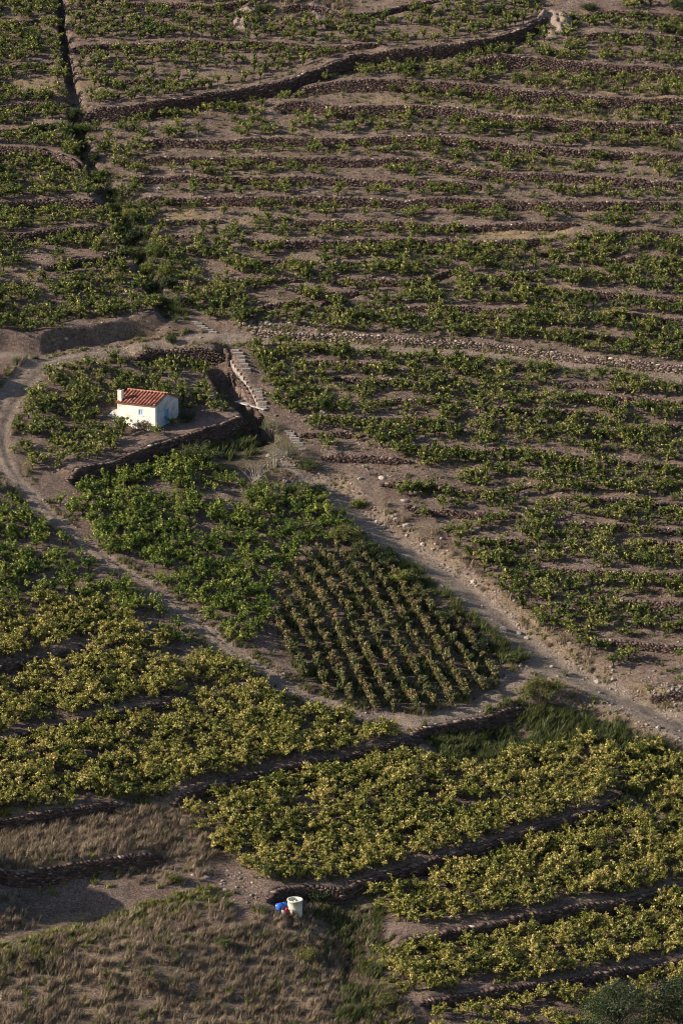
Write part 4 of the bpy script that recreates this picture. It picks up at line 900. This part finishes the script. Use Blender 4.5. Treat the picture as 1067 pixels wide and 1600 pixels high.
for gi_, (nm, lab) in enumerate((('dry_grass', 'wind-bent straw coloured dry grass on the lower slope and banks'), ('green_grass', 'tall dark green grass along the banks and the gully'), ('low_weeds', 'low yellow-green weeds on the ridge and among the terraces'))):
    L_ = gp[gi_]; so = []
    src = []
    for j in range(3):
        src.append([bpy.data.objects.new(nm, GP[gi_][j])])
    print(nm, len(L_)); scatter(nm, [(p[0], p[1], p[2], int(rng.integers(3)), p[4], p[5]) for p in L_], src, lab, 'grass')
# loose stones
sp_ = []
def stones(poly, step, p, sc, band=None):
    P = at(*zip(*poly)); x0, y0 = P.min(0); x1, y1 = P.max(0); n = int((x1-x0)*(y1-y0)/step**2)
    x = rng.uniform(x0, x1, n); y = rng.uniform(y0, y1, n); z = G(x, y); u, v = pix(x, y, z); k = inpoly(u, v, poly) & (rng.uniform(size=n) < p)
    if band is not None:
        d, s, al, vv, L = polydist(x, y, band[0], band[1]); k &= (d > vv*band[2]) & (d < vv+band[3])
    for i in np.nonzero(k)[0]: sp_.append((x[i], y[i], z[i]+.0, int(rng.integers(4)), sc*rng.lognormal(0, .45), rng.uniform(0, 6.28)))
full = [(-60,-60),(1130,-60),(1130,1660),(-60,1660)]
stones(full, .30, .5, .06, (GRAVP, GRAVW, .0, 0.2)); stones(full, .27, .6, .085, (GRAVP, GRAVW, .8, 1.0)); stones(full, .6, .4, .14, (GRAVP, GRAVW, .9, 1.5))
stones(full, .5, .5, .07, (ROADP, ROADW, .0, .0)); stones(full, .4, .5, .10, (ROADP, ROADW, .9, .35))
stones([(130,180),(860,30),(1110,0),(1110,1100),(960,1060),(640,780),(480,690),(400,560),(250,400)], .5, .6, .075); stones([(-60,-60),(110,-60),(130,180),(850,20),(850,-60),(1130,-60),(1130,60),(560,100),(280,520),(-60,520)], .8, .5, .10)
stones([(300,1350),(420,1370),(420,1420),(300,1410)], .3, .6, .10); stones([(1000,1060),(1110,1080),(1110,1130),(1030,1110)], .25, .8, .13); stones([(370,500),(560,505),(560,530),(380,525)], .3, .6, .14)
stones([(560,580),(460,600),(400,640),(520,720),(640,760)], .45, .5, .11)
src = []
for j in range(4):
    me = rock_mesh((1, .8, 1), 700+j, .55, STONEL, (.05,.15,.3,.6)[j], 1); src.append([bpy.data.objects.new('stone', me)])
scatter('loose_stones', sp_, src, 'loose stones strewn over the tracks, banks and bare terraces', 'stones'); print('stones', len(sp_))

# ---------------------------------------------------------------- shrubs
def shrub(px, py, rw, h, mat, label, cat='bush', seed=0, dens=1., leaf=(.08, .15), clumps=14, up=.6, bare=.0, name='shrub'):
    p = gat(px, py); rs = np.random.default_rng(900+seed); r = empty(name, p); tag(r, label, cat)
    q = MB(); C = []; T = []
    for k in range(clumps):
        a = rs.uniform(0, 6.28); e = rs.uniform(.15, 1); rr_ = rw*math.sqrt(rs.uniform(.05, 1)); top = np.array([math.cos(a)*rr_, math.sin(a)*rr_, h*(1-.45*(rr_/rw)**2)*rs.uniform(.75, 1.05)])
        mid = top*np.array([.45, .45, .5])+rs.normal(0, .06, 3); q.tube([(top[0]*.08, top[1]*.08, -.1), tuple(mid), tuple(top)], [.035, .022, .006], 5)
        for b_ in range(3):
            t2 = mid+(top-mid)*rs.uniform(.1, .6); e2 = t2+np.array([*rs.normal(0, .25*rw, 2), rs.uniform(.1, .35)*h]); q.tube([tuple(t2), tuple((t2+e2)/2+rs.normal(0, .03, 3)), tuple(e2)], [.014, .009, .004], 4)
            m_ = int(26*dens); tt = rs.uniform(.1, 1, m_)[:, None]; C.append(t2+(e2-t2)*tt+rs.normal(0, .10, (m_, 3))); T.append(np.clip(rs.normal(.45, .1)+rs.normal(0, .12, m_), 0, 1))
        m_ = int(40*dens); tt = rs.uniform(.25, 1.05, m_)[:, None]; C.append(mid*(1-tt)+top*tt+rs.normal(0, .13, (m_, 3))); T.append(np.clip(rs.normal(.45, .1)+rs.normal(0, .12, m_), 0, 1))
    C = np.vstack(C); T = np.concatenate(T); C[:, 2] = np.maximum(C[:, 2], .05)
    Nn = rs.normal(size=C.shape)+np.array([0, 0, .5]); Nn /= np.linalg.norm(Nn, axis=1)[:, None]; tg = rs.normal(size=C.shape)*.5+np.array([0, 0, up])
    V, F = quads(C, Nn, rs.uniform(*leaf, len(C)), rs, .5, tg); obj('foliage', mesh_from('foliage', V, F, mat, False, {'tone': ('FACE', T)}), r)
    obj('branches', mesh_from('branches', q.V, q.F, TWIG if bare else BARK), r); return r
SH = [(40,1510,.9,.7,LT,'dark withered scrub at the left end of the grassy hummock',1.3,0), (235,1545,.9,.7,LT,'brown withered scrub in the middle of the grassy hummock',1.3,0), (345,1480,.8,.6,LB,'small olive scrub on the crest of the hummock left of the tank',1.3,0), (480,1500,1.0,.8,LO,'yellowish scrub on the slope below the tank',1.2,0), (600,1570,1.1,.8,LO,'yellowish scrub by the bare patch at the bottom centre',1.2,0), (270,1380,.8,.6,LO,'yellow-green scrub on the floor of the shaded hollow',1.2,0), (565,868,1.3,1.3,LB,'dark green bush at the top right corner of the russet plot',1.6,0), (625,912,1.3,1.2,LG,'bright green bush halfway down the track side of the russet plot',1.5,0), (725,990,1.3,1.1,LT,'reddish withered bush near the right tip of the russet plot',1.5,0), (350,745,1.2,1.0,LB,'low green bush between the big leafy bush and the bare one',1.4,0), (500,775,1.3,1.1,LD,'dark green scrub on the left verge at the head of the gravel track',1.5,0), (118,215,.8,1.2,LD,'dark weeds growing in the wide upper part of the gully',1.3,0), (160,285,.9,1.2,LG,'bush on the right lip above the gully bend',1.4,0), (845,1100,1.9,2.4,LO,'dense rounded yellow-green broom bush at the bend where the tracks meet',3.4,.0), (310,728,2.1,2.3,LB,'large leafy green bush in shade right below the white hut',2.4,0), (398,755,1.8,2.3,LT,'nearly bare twiggy bush with withered leaves above the fallen branch',.75,1),
 (425,785,1.8,2.0,LO,'olive bush growing right of the fallen branch',1.,1), (424,682,1.3,1.9,LO,'bushy grey-green crown at the end of the slab bridge',1.,1), (448,712,1.7,1.9,LO,'brownish broom beside the crumbling steps',1.2,1), (430,730,.9,2.2,LT,'pale bare sapling between the grey bushes',.12,1),
 (480,735,1.3,1.0,LB,'low dark bush below the crumbling steps',1.3,0), (772,22,1.3,1.3,LD,'round dark evergreen bush at the top edge',1.6,0), (415,20,1.3,1.2,LB,'grey-green bush on the left flank of the grassy knoll',1.2,0), (375,502,1.1,1.2,LB,'dark bush above the road right of the short steps',1.5,0),
 (342,480,1.2,1.1,LB,'bush beside the top of the short steps',1.4,0), (215,350,.9,1.2,LD,'dark bramble hanging in the gully bend',1.4,0), (258,432,1.0,1.3,LG,'green bramble low in the gully',1.5,0), (285,480,.9,1.1,LD,'dark bush at the mouth of the gully over the road',1.4,0), (245,400,1.2,1.5,LG,'leafy bramble filling the gully',1.5,0), (232,370,.9,1.3,LG,'upper bramble in the gully bend',1.4,0), (265,450,1.0,1.2,LD,'dark bramble in the lowest part of the gully',1.4,0), (270,535,.6,.7,LB,'small green bush in the shade at the foot of the road bank',1.3,0),
 (225,332,.8,1.5,LG,'slim bush on the right lip of the gully',1.2,0), (535,850,1.4,1.8,LO,'pale feathery tamarisk-like bush at the top of the russet plot',1.5,0), (600,888,1.5,1.6,LB,'bush between the russet rows and the gravel track',1.3,0), (650,938,1.4,1.5,LO,'feathery bush on the track side of the russet plot',1.3,0), (692,975,1.4,1.3,LB,'dark bush at the upper right side of the russet plot',1.2,0), (748,1018,1.5,1.2,LD,'dark low bush at the right tip of the russet plot',1.4,0), (800,1035,1.0,.9,LB,'low brownish bush by the junction of the tracks',1.2,0),
 (225,672,.9,.9,LT,'withered purple-grey bush against the long wall of the hut',1.3,0), (292,660,.8,1.1,LD,'dark bush behind the right corner of the hut',1.4,0), (455,1420,.35,.6,LD,'dark weeds against the foot of the tank',1.,0), (500,1410,.9,.9,LD,'dark low scrub right of the tank',1.2,0), (415,1370,1.1,.9,LB,'green bush at the corner of the yellow plot over the tank',1.3,0), (560,795,.7,.8,LG,'small bush on the left verge of the gravel track',1.2,0),
 (560,590,.0,.0,None,'',0,0), (850,85,1.1,.9,LB,'dark green bush at the foot of the pink outcrop',1.3,0), (790,82,1.0,.9,LB,'wide green bush under the end of the long boundary wall',1.3,0), (640,110,1.2,.8,LB,'bush strip under the middle of the long boundary wall',1.2,0), (570,108,1.1,.8,LB,'bush under the long boundary wall beside bare soil',1.2,0), (1040,50,1.1,1.0,LB,'dark bush at the top right edge',1.3,0), (1060,15,1.1,1.0,LD,'dark bush in the top right corner',1.3,0), (920,15,1.0,.8,LB,'bush above the pink outcrop',1.3,0)]
GB = np.cumsum(np.r_[0, np.linalg.norm(np.diff(GULP, axis=0), axis=1)])
for k in range(13):
    t = GB[-1]*(.44+.042*k); gp_ = (np.interp(t, GB, GULP[:, 0])+random.uniform(-.2, .9), np.interp(t, GB, GULP[:, 1])); gu, gv = pix(gp_[0], gp_[1], float(G(gp_[0], gp_[1])))
    SH.append((float(gu), float(gv), random.uniform(.75, 1.15), random.uniform(1.0, 1.6), (LB, LG, LD)[k % 3], '%s tangled bramble down the overgrown lower gully' % ordw(k), 1.5, 0))
for k, (px, py, rw, h, mt, lab, dn, br) in enumerate(SH):
    if mt is not None: shrub(px, py, rw, h, mt, lab, 'bush', k, dn, (.08, .15) if br == 0 else (.05, .09), 16 if rw > .9 else 10, .6, br)

# foreground evergreen: stands lower on the slope, its top shows at the bottom right
def evergreen(px, py, h, rw, label, seed):
    p = gat(px, py); rs = np.random.default_rng(seed); r = empty('evergreen_tree', p); tag(r, label, 'tree')
    q = MB(); q.tube([(0, 0, -.3), (.1, 0, h*.3), (0, .1, h*.6), (.1, 0, h*.85)], [.28, .22, .14, .05], 10)
    C = []; T = []
    for k in range(110):
        a = rs.uniform(0, 6.28); t = rs.uniform(.22, 1); rr_ = rw*math.sqrt(max(.03, 1-((t-.45)/.58)**2))*rs.uniform(.35, 1); tip = np.array([math.cos(a)*rr_, math.sin(a)*rr_, h*t]); st = np.array([0, 0, h*t*.72])
        q.tube([tuple(st), tuple((st+tip)/2+[0, 0, .1]), tuple(tip)], [.05, .03, .01], 5)
        m_ = 170; C.append(tip+rs.normal(0, 1, (m_, 3))*np.array([.42, .42, .26])); T.append(np.clip(rs.normal(.45, .12)+rs.normal(0, .1, m_), 0, 1))
    C = np.vstack(C); T = np.concatenate(T); Nn = rs.normal(size=C.shape)+np.array([0, 0, .5]); Nn /= np.linalg.norm(Nn, axis=1)[:, None]
    V, F = quads(C, Nn, rs.uniform(.09, .17, len(C)), rs, .5); obj('crown', mesh_from('crown', V, F, LD, False, {'tone': ('FACE', T)}), r); obj('trunk', mesh_from('trunk', q.V, q.F, BARK), r)
evergreen(965, 1665, 5.6, 3.0, 'dark evergreen tree at the bottom right in front of the vines', 41)
evergreen(1075, 1655, 6.0, 3.0, 'second dark evergreen, cut off by the bottom right corner', 42)
